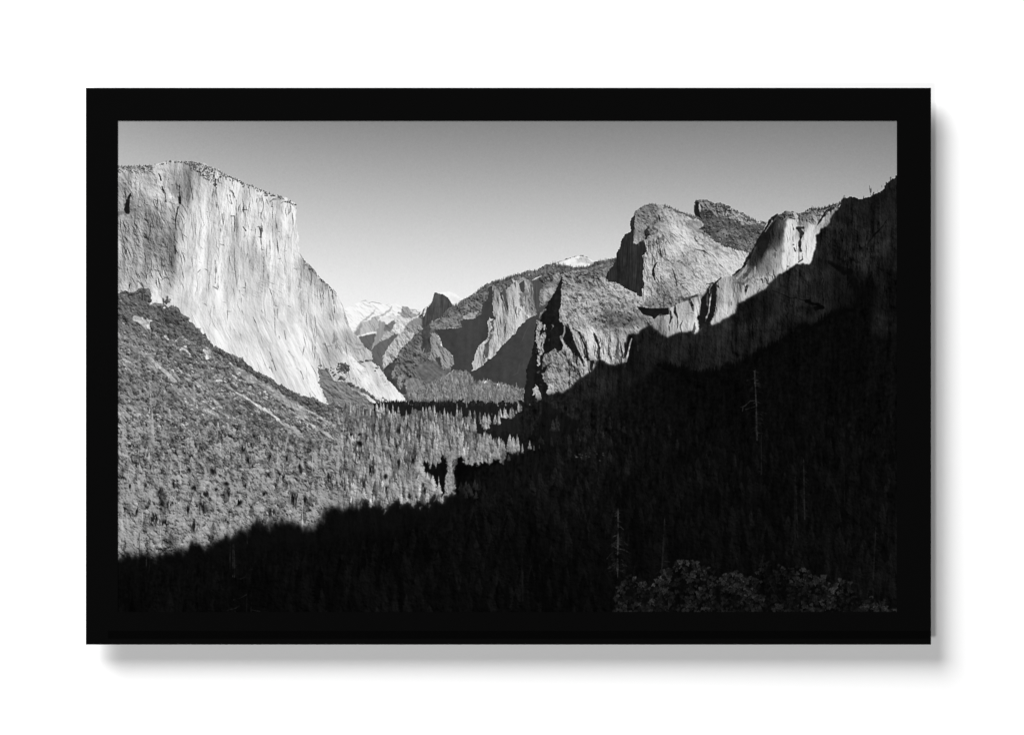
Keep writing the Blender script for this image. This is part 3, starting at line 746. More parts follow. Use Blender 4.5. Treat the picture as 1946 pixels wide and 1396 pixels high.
strokes(880, 610, 8.21, [([(1390, 30), (1400, 80), (1360, 150)], 3, 1, 140, .7), ([(1270, 60), (1260, 130)], 2.4, 1.5, 225, .9), ([(1580, 60), (1575, 180), (1550, 240)], 1, 1.8, 140, .8),
                         ([(1520, 240), (1550, 340), (1600, 430), (1640, 560)], 3, 5, 180, .8), ([(1335, 280), (1335, 310)], 1.5, 1, 90, .6), ([(1240, 680), (1230, 740)], 2.2, 1.4, 130, .7),
                         ([(1160, 800), (1180, 780)], 2.4, 1.6, 110, .7), ([(1190, 985), (1220, 990)], 1.5, 1, 100, .6), ([(1260, 720), (1360, 650), (1380, 640)], 3, 2, 35, .8)])
strokes(880, 470, 9.305, [([(1730, 1010), (1735, 1060), (1755, 1130), (1740, 1200)], 1.6, 2, 205, .9), ([(1300, 1290), (1340, 1320), (1400, 1390)], 3, 4.4, 150, .8), ([(1340, 1240), (1370, 1160), (1450, 1100)], 2, 3, 150, .8),
                          ([(1560, 1360), (1590, 1390)], 3, 2.5, 130, .7), ([(1735, 830), (1730, 900)], 1.6, 1, 130, .6)])

# --------------------------------------------------------------- right wall
tower = [(1240, 607), (1250, 599), (1261, 600), (1270, 591), (1273, 583), (1282, 579.5), (1300, 573), (1309, 567), (1320, 560), (1331, 560), (1343, 548), (1342, 543), (1356, 537.6), (1369, 528), (1383, 525),
         (1394, 520)] + z(1420, 370, 9.305, [(-80, 1260), (0, 1110), (280, 660), (400, 440), (470, 360), (530, 345), (680, 295), (760, 310), (900, 320), (1040, 290), (1100, 240), (1300, 240), (1440, 200), (1600, 140), (1700, 60),
                                             (1830, 40)]) + z(1560, 320, 10.74, [(600, 580), (740, 620), (850, 600), (990, 560), (1060, 510), (1180, 470), (1280, 390), (1340, 330), (1400, 260), (1440, 210), (1500, 180), (1560, 100)]) + \
    [(1720, 320), (1720, 800), (1240, 800)]
TB = field([(1480, 410, 110), (1500, 410, 120), (1505, 415, 170), (1440, 460, 35), (1455, 465, 75), (1470, 450, 70), (1480, 440, 90), (1445, 480, 60), (1462, 480, 165), (1480, 480, 150), (1475, 500, 170),
            (1450, 510, 120), (1430, 500, 95), (1500, 430, 232), (1497, 460, 236), (1495, 490, 238), (1510, 470, 225), (1512, 500, 225), (1487, 500, 200), (1530, 430, 150), (1540, 440, 205), (1540, 470, 225), (1530, 490, 232),
            (1550, 400, 150), (1560, 420, 175), (1570, 430, 110), (1520, 415, 120), (1440, 530, 175), (1460, 530, 180), (1420, 530, 130), (1400, 520, 110), (1400, 540, 150), (1420, 555, 190), (1380, 530, 165), (1380, 560, 185),
            (1365, 545, 160), (1360, 570, 150), (1375, 590, 215), (1395, 580, 175), (1360, 605, 190), (1340, 560, 120), (1325, 590, 235), (1325, 615, 225), (1305, 590, 165), (1310, 615, 230), (1290, 600, 185), (1285, 625, 170),
            (1265, 610, 155), (1250, 612, 150), (1255, 625, 130), (1280, 585, 165)], 2.6)
tm0 = poly(tower, (JA * .9, JB * .9), .4)
put(poly(tower, (JA * .9 + J1 * .3, JB * .9 + J2 * .3), .3), TB + 4 + EV * 11 + EV2 * 11 + V1 * 5 + EI * 5 - 10 * sst(.4, 1.5, STN0))
put(poly(z(1420, 370, 9.305, [(520, 330), (640, 280), (760, 400), (700, 480), (660, 640), (650, 780), (600, 900), (480, 980), (330, 960), (290, 1100), (200, 1250), (60, 1300), (-60, 1250), (280, 660)]), JW, 3) * tm0 * .9, C * .62)
put(poly(z(1420, 370, 9.305, [(520, 330), (560, 420), (480, 600), (420, 780), (330, 900), (290, 1060), (100, 1250), (-60, 1250), (280, 660)]), JW, 3) * tm0 * .8, C * .62)
put(poly(z(1420, 370, 9.305, [(500, 450), (700, 440), (660, 640), (640, 900), (610, 1200), (520, 1396), (0, 1396), (0, 1120), (280, 660)]), JW, 3) * tm0 * .9, C * .84)
put(poly(z(1420, 370, 9.305, [(700, 470), (860, 400), (890, 560), (830, 700), (850, 860), (900, 1000), (930, 1200), (760, 1270), (640, 1330), (610, 1100), (650, 800), (660, 600)]), JW, 1.6) * .75, 240 + EV2 * 5 + EV * 6)
put(poly(z(1420, 370, 9.305, [(1060, 470), (1170, 470), (1190, 640), (1205, 860), (1170, 1010), (1090, 1230), (980, 1210), (980, 900), (1000, 700), (1060, 600)]), JW, 1.6) * .7, 232 + EV2 * 6 + EV * 7)
put(poly(z(1420, 370, 9.305, [(540, 340), (760, 310), (900, 320), (1040, 290), (1300, 240), (1600, 140), (1570, 260), (1300, 420), (1200, 520), (1000, 480), (900, 420), (700, 400), (640, 480), (560, 430)]), JW, 1.2) * tm0 * .8, C * .72 + EI * 34 - 50 * SPK2)
put(poly(z(1240, 500, 9.305, [(840, 590), (950, 450), (1000, 400), (1060, 360), (1130, 400), (1110, 560), (1100, 760), (1070, 900), (1010, 1060), (900, 1150), (800, 1200), (810, 1000), (845, 800)]), JW, .9), 26 + EI * 3)
tm = poly(tower)
crackle(142, 1245, 1550, 400, 635, (8, 44), -3, 6, (.9, 2.2), (.12, .5), 8, tm)
# dark leaning edge of the tower
for _ in range(34):
    x = rng.uniform(1203, 1224); y = rng.uniform(425, 452)
    stroke([(x, y), (x + rng.uniform(-2, 1), y + rng.uniform(6, 16))], 1.3, .8, rng.uniform(90, 165), .6)
for pts, w0, w1, v, a in [
    ([(520, 350), (440, 420), (400, 470), (330, 600), (280, 680), (200, 800), (100, 960), (20, 1110), (-60, 1220)], 6, 4, 24, .95),
    ([(500, 460), (400, 590), (330, 680), (300, 800), (240, 900)], 3, 16, 26, .9), ([(240, 900), (260, 980), (240, 1080)], 14, 4, 30, .85), ([(420, 430), (430, 470), (350, 590), (310, 650)], 2, 1, 165, .8),
    ([(740, 405), (830, 432)], 2.4, 1.6, 26, .95), ([(780, 510), (800, 580), (810, 620)], 1.2, 1.8, 50, .9), ([(880, 590), (980, 580)], 4, 8, 30, .92), ([(920, 620), (960, 680), (930, 760), (910, 900), (930, 990)], 7, 4, 36, .92),
    ([(880, 380), (920, 460), (960, 530)], 3, 3, 50, .8), ([(1290, 440), (1340, 360), (1400, 290), (1520, 230)], 3, 6, 26, .9), ([(1200, 600), (1230, 530), (1280, 440)], 3, 4, 30, .9), ([(970, 1050), (965, 1140), (900, 1190)], 1.4, 4, 60, .8),
    ([(820, 940), (840, 1000)], 1.4, 2, 45, .9), ([(790, 1095), (850, 1095)], 1, .9, 110, .8), ([(730, 990), (735, 1060)], 2.5, 3.4, 175, .7), ([(480, 1030), (485, 1110)], 3, 3, 75, .7), ([(430, 880), (500, 990)], 1.4, 2.4, 60, .8),
    ([(700, 1265), (735, 1265)], 3.4, 2, 75, .8), ([(1115, 730), (1110, 830)], 1.4, 1.6, 150, .7), ([(1100, 300), (1160, 320), (1230, 380)], 4, 4, 60, .6), ([(990, 330), (1060, 330)], 4, 3, 50, .7), ([(1140, 310), (1200, 360)], 2, 2, 200, .5),
    ([(820, 330), (860, 400)], 4, 5, 232, .8), ([(640, 440), (740, 340), (810, 310)], 2, 1.4, 170, .6), ([(1260, 320), (1310, 340)], 5, 5, 190, .6), ([(550, 520), (555, 600)], 1.6, 1.6, 165, .6), ([(900, 950), (905, 1150)], 3.5, 4, 120, .6),
    ([(1270, 560), (1340, 480)], 5, 5, 185, .7), ([(800, 880), (810, 880)], 1.8, 1.4, 50, .8), ([(750, 1140), (760, 1180)], 1, 1, 150, .6),
]:
    stroke(z(1420, 370, 9.305, pts), w0, w1, v, a)
for pts, w0, w1, v, a in [
    ([(1640, 10), (1570, 90), (1470, 160), (1420, 210)], 4, 3, 26, .92), ([(1660, 30), (1590, 150), (1490, 260)], 2, 5, 175, .8), ([(1700, 120), (1640, 200), (1600, 260)], 6, 4, 55, .6),
    ([(1200, 260), (1100, 350), (1060, 420)], 2, 5, 26, .95), ([(950, 370), (1060, 350)], 3, 4, 28, .85), ([(1040, 380), (1000, 450), (1000, 520)], 4, 5, 130, .8), ([(1040, 470), (1010, 640), (995, 780), (985, 870)], 2.6, 2, 205, .9),
    ([(990, 860), (950, 950), (930, 1020)], 2, 1, 165, .8), ([(960, 540), (960, 720), (980, 770)], 4, 3, 90, .7), ([(1660, 400), (1640, 480), (1625, 560)], 3, 3.4, 30, .9), ([(1120, 390), (1170, 430)], 3, 2, 30, .8),
    ([(650, 640), (690, 740), (710, 840)], 3.5, 3, 30, .92), ([(540, 640), (700, 590), (780, 570)], 6, 4, 50, .75), ([(390, 740), (390, 860), (430, 950), (440, 1050), (430, 1150)], 3.4, 1.4, 34, .9), ([(300, 860), (320, 960), (280, 1100), (290, 1230)], 3, 4, 30, .92),
    ([(600, 890), (680, 870), (720, 890)], 1.4, 1.4, 80, .8), ([(740, 1050), (720, 1200)], 1.4, 4, 50, .8), ([(820, 590), (840, 700), (810, 900)], 2, 2, 235, .7), ([(270, 870), (250, 960), (260, 1180)], 3, 4, 195, .7),
    ([(150, 940), (170, 1040), (220, 1150), (240, 1230)], 1.4, 2, 40, .7), ([(60, 1010), (120, 1090), (200, 1250)], 3, 3, 150, .5), ([(200, 960), (180, 1040)], 1.6, 1.4, 200, .6), ([(1500, 700), (1480, 800)], 2.4, 1.4, 80, .6),
    ([(1340, 560), (1320, 900)], 1.4, 1.6, 110, .6), ([(1360, 640), (1340, 760)], 2, 3, 120, .5), ([(1420, 340), (1520, 340), (1600, 360), (1680, 290)], 3, 4, 75, .5), ([(1530, 560), (1500, 700)], 1.6, 1.4, 100, .5),
]:
    stroke(z(1240, 500, 9.305, pts), w0, w1, v, a)
strokes(1420, 500, 9.305, [([(250, 280), (265, 350)], 1.8, 1.4, 40, .9), ([(310, 260), (350, 330)], 1, 1.6, 40, .9), ([(340, 350), (370, 370)], 2.4, 1.4, 40, .9), ([(360, 170), (380, 210), (430, 230), (450, 290)], .9, 1.4, 55, .8),
                           ([(210, 440), (175, 490), (170, 530)], 1.2, 2, 40, .9), ([(150, 340), (150, 440)], 1.4, 1, 90, .6), ([(130, 60), (125, 200)], .9, .9, 215, .6), ([(210, 120), (205, 240)], .9, .9, 120, .5)])
for _ in range(70):
    x = rng.uniform(1425, 1460); y = rng.uniform(520, 556)
    stroke([(x, y), (x + .5, y + rng.uniform(1, 3))], 1.3, .8, 90, .6)
# notch pool of shade between rock and wall
put(poly(z(1060, 470, 9.305, [(1390, 1040), (1600, 1070), (1861, 1075), (1950, 1060), (1960, 1180), (1861, 1200), (1800, 1160), (1700, 1260), (1650, 1220), (1500, 1180), (1430, 1100)]), None, .5), 25 + R3 * 2)
treeline([(1530, 402), (1538, 397), (1560, 397), (1575, 393)], 3, 7, 3.2, 60)
treeline([(1575, 392), (1592, 386), (1603, 378)], 4, 5, 3, 50)

# cast shade over the right side: smooth mask, tones of shaded rock below
shade = [(1705, 320), (1616, 373), (1603, 377), (1592, 388)] + z(1420, 370, 9.305, [(1600, 260), (1530, 290), (1440, 470), (1400, 560), (1300, 600), (1250, 690), (1200, 710), (1215, 850), (1180, 1000), (1130, 1120), (1090, 1230), (950, 1215), (850, 1240),
                                                                            (740, 1290), (600, 1390)]) + z(1420, 500, 9.305, [(550, 210), (440, 300), (340, 430), (280, 470), (160, 530), (0, 600)]) + \
    z(1240, 500, 9.305, [(1650, 640), (1500, 720), (1440, 880), (1320, 960), (1150, 1040), (1050, 1080), (940, 1040), (800, 1200), (760, 1260), (700, 1190), (620, 1200), (430, 1230), (320, 1270), (240, 1300), (150, 1240), (0, 1120)]) + \
    z(1060, 610, 8.21, [(1500, 80), (1400, 60), (1300, 130), (1250, 190), (1100, 190), (1060, 270), (1040, 580), (1020, 640), (880, 690), (780, 670), (690, 600), (610, 600), (560, 740), (440, 830), (330, 910), (230, 990), (100, 1090), (60, 1120)]) + \
    z(880, 610, 8.21, [(1480, 1080), (1400, 1130), (1340, 1160), (1250, 1210), (1180, 1280), (1000, 1330)]) + [(985, 790), (985, 1200), (1720, 1200), (1720, 320)]
sm = poly(shade, (JA * .9 + J1 * .3, JB * .9 + J2 * .3), 1.1)
sm2 = blur(sm, 2.2)
sm = np.where(XX < 1480, np.maximum(sm * .5 + sm2 * .5, 0), sm)
tms = poly(tower, (JA * 1.2, JB * 1.2), .4)
sm = np.where((XX > 1400) & (YY < 520), sm * tms, sm)
DB = field([(1600, 400, 26), (1650, 400, 22), (1690, 380, 22), (1620, 430, 38), (1590, 430, 34), (1650, 450, 34), (1560, 450, 30), (1560, 500, 28), (1530, 530, 40), (1510, 530, 38), (1480, 540, 32), (1560, 540, 26), (1600, 520, 20), (1630, 490, 46),
            (1650, 480, 44), (1690, 440, 28), (1690, 500, 22), (1600, 560, 18), (1500, 580, 36), (1460, 580, 22), (1430, 590, 22), (1430, 630, 38), (1460, 620, 34), (1520, 590, 38), (1500, 610, 28), (1550, 590, 24), (1400, 640, 30), (1370, 650, 28),
            (1340, 650, 24), (1300, 650, 30), (1270, 660, 28), (1260, 690, 24), (1240, 650, 26), (1200, 660, 14), (1220, 650, 28), (1160, 720, 30), (1130, 730, 34), (1100, 750, 30), (1140, 760, 24), (1180, 740, 20), (1200, 700, 14), (1240, 740, 18),
            (1280, 720, 24), (1670, 570, 24), (1670, 610, 26), (1695, 590, 20), (1640, 560, 9), (1600, 620, 8), (1700, 660, 8)], 2.4)
dark = DB * .97 * (1 + .08 * V1 + .06 * R3 + .07 * V4 + .09 * EI + .10 * EV2 + .10 * EV + .14 * R8 + .14 * R30 + .06 * BIG) - DB * .6 * cracks(K1, .14, R8)
put(sm, dark)
for pts, w0, w1, v, a in [([(430, 480), (540, 520), (640, 560), (750, 620), (860, 610), (960, 650), (1030, 660)], 1, 2.6, 6, .85), ([(1030, 680), (1080, 660)], 6, 5, 4, .9), ([(1120, 710), (1240, 730), (1330, 780), (1200, 790)], 3, 7, 5, .9),
                          ([(1350, 280), (1315, 380), (1310, 500), (1335, 640), (1330, 760)], 1.4, 2, 6, .8), ([(790, 740), (780, 770)], 3, 3, 5, .8), ([(1480, 10), (1600, 100), (1700, 180), (1800, 150)], 4, 8, 10, .6)]:
    stroke(z(1420, 500, 9.305, pts), w0, w1, v, a)
stroke(z(1560, 320, 10.74, [(1340, 1040), (1250, 1170), (1150, 1280), (1060, 1370)]), 1.5, 4, 6, .8)
stroke(z(1520, 430, 6.345, [(1000, 0), (880, 120), (800, 220), (720, 290)]), 2, 2.4, 6, .6)
stroke(z(1520, 430, 6.345, [(350, 430), (450, 490), (600, 560), (650, 690)]), 5, 12, 8, .6)
strokes(1520, 430, 6.345, [([(825, 230), (820, 300)], 1.8, 1.6, 62, .6), ([(875, 150), (872, 200)], 1.4, 1.2, 56, .5), ([(700, 370), (695, 480)], 1.4, 1.2, 56, .5), ([(980, 30), (990, 120)], 3, 3, 48, .5), ([(560, 330), (480, 400)], 1, 2, 10, .6)])
# slope under the skyline, far right: specks
for _ in range(160):
    x = rng.uniform(1610, 1704); y = rng.uniform(345, 440)
    if y > 385 - (x - 1610) * .55 + 4:
        stroke([(x, y), (x + rng.uniform(1, 3), y)], 1.2, .8, rng.uniform(34, 52), .35)
# waterfall and the faint trail below it
strokes(1060, 610, 8.21, [([(1145, 270), (1120, 350), (1100, 440), (1080, 530), (1050, 620)], 1.4, 4.2, 175, .9), ([(1115, 400), (1075, 560)], 2, 2.4, 215, .7), ([(1050, 620), (1040, 720)], 2.4, 1.4, 52, .6), ([(1100, 930), (1110, 1000), (1100, 1130)], 1.2, 1.2, 50, .5),
                          ([(1240, 390), (1245, 460)], 3, 2, 52, .8), ([(1270, 540), (1250, 700)], 1.2, 1.6, 42, .6), ([(1500, 880), (1560, 720)], 2, 2, 32, .4)])

# --------------------------------------------------------------- the great white wall
cap = [(200, 316), (224, 316), (267, 315), (285, 315), (293, 313), (303, 310), (314.6, 306.7), (333, 305.6), (349, 305.6), (370, 308), (392, 312.6), (400, 316), (410.7, 321), (425.8, 329.8), (443, 336), (457, 343.7), (466.6, 351), (483.8, 353.4), (496.7, 361),
       (512.8, 366.8), (529, 370.6), (550.5, 380), (560, 387.8), (561.2, 397.5), (563.4, 419), (566, 440), (567.6, 451.5), (568.2, 480.5), (577, 494.5), (589, 505), (599, 515), (609, 529), (625, 541), (630.5, 549.5), (638, 556), (644.5, 568.3), (651, 581.8),
       (655, 596.8), (659.8, 610), (665, 619.7), (672.6, 634.4), (679.9, 644), (687, 650), (690, 658.7), (701.8, 663.6), (706.7, 675.8), (707.9, 685.5), (717.6, 694), (726, 705), (736, 723), (748, 733), (756.6, 742.8), (765, 747.6), (770, 755), (772.4, 769),
       (765, 790), (200, 790)]
CB = field([(230, 325, 190), (260, 325, 165), (290, 325, 165), (320, 318, 190), (345, 315, 205), (345, 335, 175), (370, 325, 165), (390, 335, 160), (400, 345, 200), (240, 345, 160), (228, 380, 185), (245, 370, 165), (260, 350, 175), (290, 340, 165), (310, 345, 185),
            (250, 395, 135), (262, 400, 150), (285, 375, 195), (300, 380, 205), (325, 380, 215), (335, 360, 150), (350, 370, 175), (375, 400, 215), (395, 380, 205), (225, 410, 175), (240, 420, 170), (285, 410, 140), (300, 420, 135), (320, 405, 205), (320, 425, 195),
            (350, 420, 222), (370, 440, 228), (390, 420, 222), (230, 450, 180), (250, 450, 160), (280, 450, 140), (300, 460, 145), (320, 460, 150), (335, 450, 165), (345, 460, 222), (365, 470, 228), (390, 460, 205), (410, 460, 205), (235, 490, 185), (260, 490, 165),
            (290, 490, 160), (310, 490, 150), (325, 490, 178), (350, 490, 228), (370, 500, 232), (400, 500, 215), (230, 520, 170), (260, 520, 185), (290, 525, 205), (310, 530, 205), (330, 520, 190), (355, 540, 232), (380, 560, 228), (300, 560, 215), (330, 570, 225),
            (225, 535, 185), (240, 545, 190), (270, 530, 200), (420, 330, 175), (430, 350, 200), (450, 360, 225), (470, 365, 215), (500, 375, 215), (520, 380, 195), (545, 390, 215), (430, 380, 205), (420, 410, 200), (450, 400, 232), (470, 400, 236), (490, 400, 215),
            (495, 420, 190), (515, 410, 225), (520, 430, 195), (545, 420, 235), (560, 430, 238), (440, 435, 200), (440, 460, 215), (470, 440, 228), (480, 470, 190), (470, 480, 200), (500, 460, 232), (530, 450, 210), (555, 460, 235), (430, 500, 226), (460, 510, 215),
            (490, 490, 190), (520, 490, 222), (550, 490, 232), (440, 540, 230), (480, 530, 226), (510, 530, 200), (535, 530, 215), (560, 520, 225), (450, 570, 232), (500, 570, 230), (530, 570, 212), (560, 570, 230), (575, 510, 170), (585, 520, 180), (592, 515, 165),
            (580, 550, 222), (600, 560, 232), (600, 530, 215), (612, 545, 180), (622, 565, 225), (640, 580, 228), (635, 600, 195), (600, 600, 238), (570, 610, 240), (540, 600, 225), (430, 610, 232), (470, 610, 222), (500, 640, 236), (460, 640, 218), (420, 640, 236),
            (400, 600, 232), (360, 590, 230), (480, 660, 225), (500, 690, 228), (540, 660, 240), (560, 700, 244), (580, 650, 238), (600, 650, 228), (590, 700, 244), (600, 740, 246), (625, 640, 205), (640, 640, 180), (650, 660, 172), (630, 670, 190), (660, 640, 180),
            (670, 650, 185), (680, 660, 180), (665, 680, 238), (690, 680, 190), (700, 680, 190), (700, 700, 205), (680, 700, 240), (700, 720, 242), (720, 720, 205), (735, 735, 210), (720, 750, 238), (750, 755, 225), (765, 760, 240), (620, 690, 205), (640, 700, 225),
            (645, 720, 215), (660, 715, 205), (410, 560, 236), (620, 620, 225), (650, 620, 228)], 2.6)
cm = poly(cap, (JA * .9 + J1 * .3, JB * .9 + J2 * .3), .3)
lower = sst(540, 640, YY)
ST = V1 * (1 - lower) + L1 * lower
ST4 = V4 * (1 - lower) + L4 * lower
busy = np.clip(1.2 - np.abs(CB - 150) / 115, .4, 1.1) * (1 - .3 * lower)
lefty = sst(350, 300, XX) * (1 - lower)
EE = EV * (1 - lefty * .8) * (1 - lower) + ED * (lower + lefty * .6 * (1 - lower)) + EI * lefty * .5
EE2 = EV2 * (1 - lower) + ED2 * lower * .55
STAIN = fnoise(71, 9, 26, 1.5, 3)
STAINL = fnoise(72, 8, 24, 1.5, -22)
stn = STAIN * (1 - lower) + STAINL * lower
calm = 1 - np.clip((busy - .4) / .6, 0, 1)
put(cm, CB + 2 + BIG * 6 * (.5 + .5 * busy) - 9 * sst(.6, 1.8, R8) + (EE * 13 + EE2 * 10 + EI * 6) * busy + (ST * 4 + EE2 * 3.5) * (.4 + calm) + ST4 * 6 - 15 * sst(.3, 1.5, stn) * (1 - .4 * lower) + 5 * sst(0, -1.5, stn) - 10 * cracks(K1, .10, R8) - 12 * sst(1.2, 2.2, V1) * (1 - lower))
put(cm * poly(z(220, 430, 9.305, [(0, -800), (700, -500), (1000, -300), (1130, -100), (1060, 0), (1040, 200), (1060, 500), (1030, 760), (850, 860), (600, 900), (380, 980), (0, 1000)]), JW, 2) * .85, C * .90 + 3.5 * EI - 2)
put(cm, C + V9 * 3.5 * (XX > 345) * (1 - lower))
# scrub on the brow
for _ in range(240):
    x = rng.uniform(224, 562)
    top = along(cap[1:23], x)
    d = abs(rng.normal(0, 5))
    if 285 < x < 350 and d > 4 or (x > 450 and d > 8):
        continue
    bush(x, top + d, rng.uniform(1, 2.6), rng.uniform(.9, 2.2), rng.uniform(85, 145), .6)
for _ in range(140):
    x = rng.uniform(350, 412); top = along(cap[1:23], x)
    bush(x, top + rng.uniform(3, 34) * (x - 345) / 60 + 2, rng.uniform(1, 2.3), rng.uniform(1, 2), rng.uniform(70, 110), 1)
    x = rng.uniform(224, 290)
    bush(x, 315 + rng.uniform(0, 14), rng.uniform(1, 2.5), rng.uniform(.8, 1.8), rng.uniform(100, 140), 1)
treeline([(226, 317), (293, 315), (300, 313)], 5, 4.5, 4, 95)
treeline([(340, 308), (370, 310), (410, 323), (457, 346), (520, 371), (560, 390)], 5, 4, 3, 95)
for _ in range(80):
    x = rng.uniform(575, 640); top = along(cap[27:40], x)
    bush(x, top + rng.uniform(0, 6), rng.uniform(.8, 1.8), rng.uniform(.8, 1.8), rng.uniform(80, 130), 1)
up = cm * (YY < 640)
crackle(186, 226, 345, 330, 545, (8, 34), -16, 14, (.9, 2.2), (.15, .5), 12, up)
crackle(37, 226, 345, 330, 545, (6, 20), -62, 12, (.8, 1.6), (.15, .4), 6, up)
crackle(120, 345, 600, 325, 600, (14, 70), -3, 4, (.8, 1.9), (.08, .34), 7, up)
crackle(43, 345, 600, 325, 600, (4, 12), -70, 16, (.8, 1.6), (.15, .45), 0, up)
crackle(74, 400, 565, 335, 430, (8, 30), -3, 7, (1.0, 2.4), (.15, .45), 10, up)
crackle(60, 345, 620, 560, 750, (14, 60), -20, 5, (.8, 1.5), (.06, .2), 4, cm)
crackle(68, 575, 665, 500, 690, (10, 44), -8, 6, (.9, 2.0), (.12, .42), 6, cm)
crackle(43, 630, 770, 640, 765, (5, 22), -35, 14, (.8, 1.8), (.12, .35), 5, cm)
crackle(24, 440, 600, 520, 570, (10, 30), -60, 8, (.8, 1.4), (.08, .2), 5, cm)
# dark flakes and clefts, traced
for pts, w0, w1, v, a in [
    ([(280, 700), (240, 780), (215, 860), (205, 1000)], 1.2, 9, 26, .97), ([(205, 920), (205, 1030)], 9, 7.5, 26, .97), ([(330, 760), (300, 900), (280, 1000)], 8, 8, 128, .5), ([(340, 1000), (350, 1160)], 6, 5, 95, .6),
    ([(760, 380), (785, 430), (800, 490)], 1.4, 2.6, 26, .95), ([(935, 390), (930, 490)], 1.4, 1.2, 45, .85), ([(815, 600), (830, 650), (860, 720), (870, 800), (885, 865)], 1.6, 3, 28, .95), ([(725, 750), (735, 830), (740, 900)], 1.4, 1, 45, .9),
    ([(985, 570), (1060, 575), (1120, 600)], 1, 2, 35, .9), ([(1130, 560), (1128, 700), (1130, 790), (1135, 890)], 1.6, 5.4, 25, .97), ([(1150, 700), (1180, 790)], 1.2, 1, 45, .8), ([(1100, 770), (1120, 850)], 2, 2, 30, .9), ([(545, 925), (600, 925)], 2, .8, 45, .9),
    ([(600, 935), (680, 935)], .8, .8, 70, .7), ([(525, 980), (530, 1080), (540, 1170)], 1, 1.6, 35, .95), ([(510, 1170), (555, 1215)], 3, 1.2, 30, .95), ([(500, 1240), (500, 1390)], 2, 1, 60, .8), ([(1100, 965), (1075, 1080), (1055, 1200), (1055, 1330)], 2.2, 1.6, 28, .95),
    ([(1105, 1190), (1120, 1290)], 1, 1, 55, .8), ([(820, 1260), (820, 1390)], 1.2, 1.2, 70, .7), ([(40, 1080), (140, 1060)], 6, 4, 105, .7), ([(400, 740), (425, 860), (430, 940)], 2, 2, 230, .7), ([(850, 730), (870, 830)], 2.4, 2, 235, .7), ([(900, 500), (880, 640)], 2, 1.6, 228, .7),
    ([(920, 650), (960, 760), (1060, 880)], 4, 8, 222, .5), ([(1000, 640), (1090, 690)], 6, 6, 150, .6), ([(940, 870), (1000, 900), (1100, 925)], 1.2, 1, 90, .7), ([(740, 1000), (800, 1150), (860, 1260)], 3, 2.2, 215, .7), ([(800, 1140), (850, 1210)], 1, .8, 60, .7),
    ([(640, 400), (480, 500), (400, 600), (300, 680)], 1, 1.4, 95, .6), ([(650, 250), (760, 205), (880, 170)], 2, 1, 232, .7), ([(420, 480), (390, 600), (390, 700)], 3, 2, 220, .5), ([(1740, 500), (1760, 600), (1745, 780)], 1, 1.4, 75, .7), ([(1290, 560), (1280, 700)], 3, 3, 130, .5),
    ([(1480, 950), (1500, 1080)], .8, .8, 130, .5), ([(1430, 640), (1460, 900)], .8, .8, 140, .5), ([(1590, 1040), (1620, 1050)], 1, 1.6, 90, .6), ([(220, 380), (240, 520)], 3, 3, 110, .5), ([(470, 660), (500, 780)], 2, 3, 130, .5), ([(630, 290), (640, 300)], 2.2, 2, 45, .8),
]:
    stroke(z(220, 290, 9.305, pts), w0, w1, v, a)
for pts, w0, w1, v, a in [
    ([(130, 480), (150, 530), (200, 550)], 2.4, 2, 30, .95), ([(60, 400), (85, 480), (90, 600)], 1.4, 1.4, 40, .85), ([(350, 665), (400, 720), (430, 800)], 2, 1.2, 60, .85), ([(340, 750), (355, 830), (375, 900)], 1.4, 2, 55, .8), ([(290, 740), (300, 820), (350, 900)], 1, 1, 80, .7),
    ([(455, 840), (450, 1000), (465, 1110)], 1.4, 1.2, 50, .8), ([(365, 1125), (430, 1122)], 1.6, 1.6, 30, .9), ([(420, 1140), (430, 1210)], 1.8, 1.4, 40, .9), ([(425, 1220), (420, 1396)], 1.4, 1.8, 55, .8), ([(580, 950), (580, 1140)], .8, .8, 100, .8), ([(590, 1008), (645, 1008)], 1, 1.4, 40, .9),
    ([(640, 1120), (665, 1130)], 1, 1, 70, .8), ([(630, 1150), (630, 1180)], 1.2, 1, 60, .8), ([(580, 1310), (610, 1370)], 1.2, 2, 40, .9), ([(830, 1310), (860, 1310), (880, 1390)], 1, 1.2, 60, .9), ([(820, 820), (810, 880)], 1.2, 1.4, 90, .7), ([(990, 830), (1015, 910)], 1.6, 1.6, 70, .8),
    ([(1075, 955), (1100, 958)], 2, 1.4, 35, .9), ([(890, 1080), (890, 1170)], 2.4, 1.8, 95, .7), ([(850, 1060), (900, 1060)], 1, 1, 90, .7), ([(1050, 870), (1110, 820), (1190, 830)], 2, 2, 95, .7), ([(1090, 880), (1080, 960)], 2, 1.4, 90, .6), ([(930, 760), (985, 880)], 2, 1.4, 232, .7),
    ([(1240, 900), (1280, 870), (1340, 860), (1360, 950)], 1.2, 1.2, 90, .6), ([(1340, 800), (1480, 960)], 1, 1.2, 90, .6), ([(1420, 980), (1430, 1300)], 2.4, 2, 205, .6), ([(1250, 990), (1300, 1200)], 3.4, 3, 195, .5), ([(130, 1150), (170, 1300), (180, 1396)], 1, 1.4, 110, .6),
    ([(1040, 1060), (1090, 1260), (1085, 1390)], 1, 1.4, 140, .5), ([(110, 340), (120, 430)], 5, 6, 240, .7), ([(230, 600), (240, 660), (400, 640)], 3, 3, 225, .4), ([(210, 1090), (200, 1180)], 2, 2, 140, .6),
]:
    stroke(z(400, 290, 9.305, pts), w0, w1, v, a)
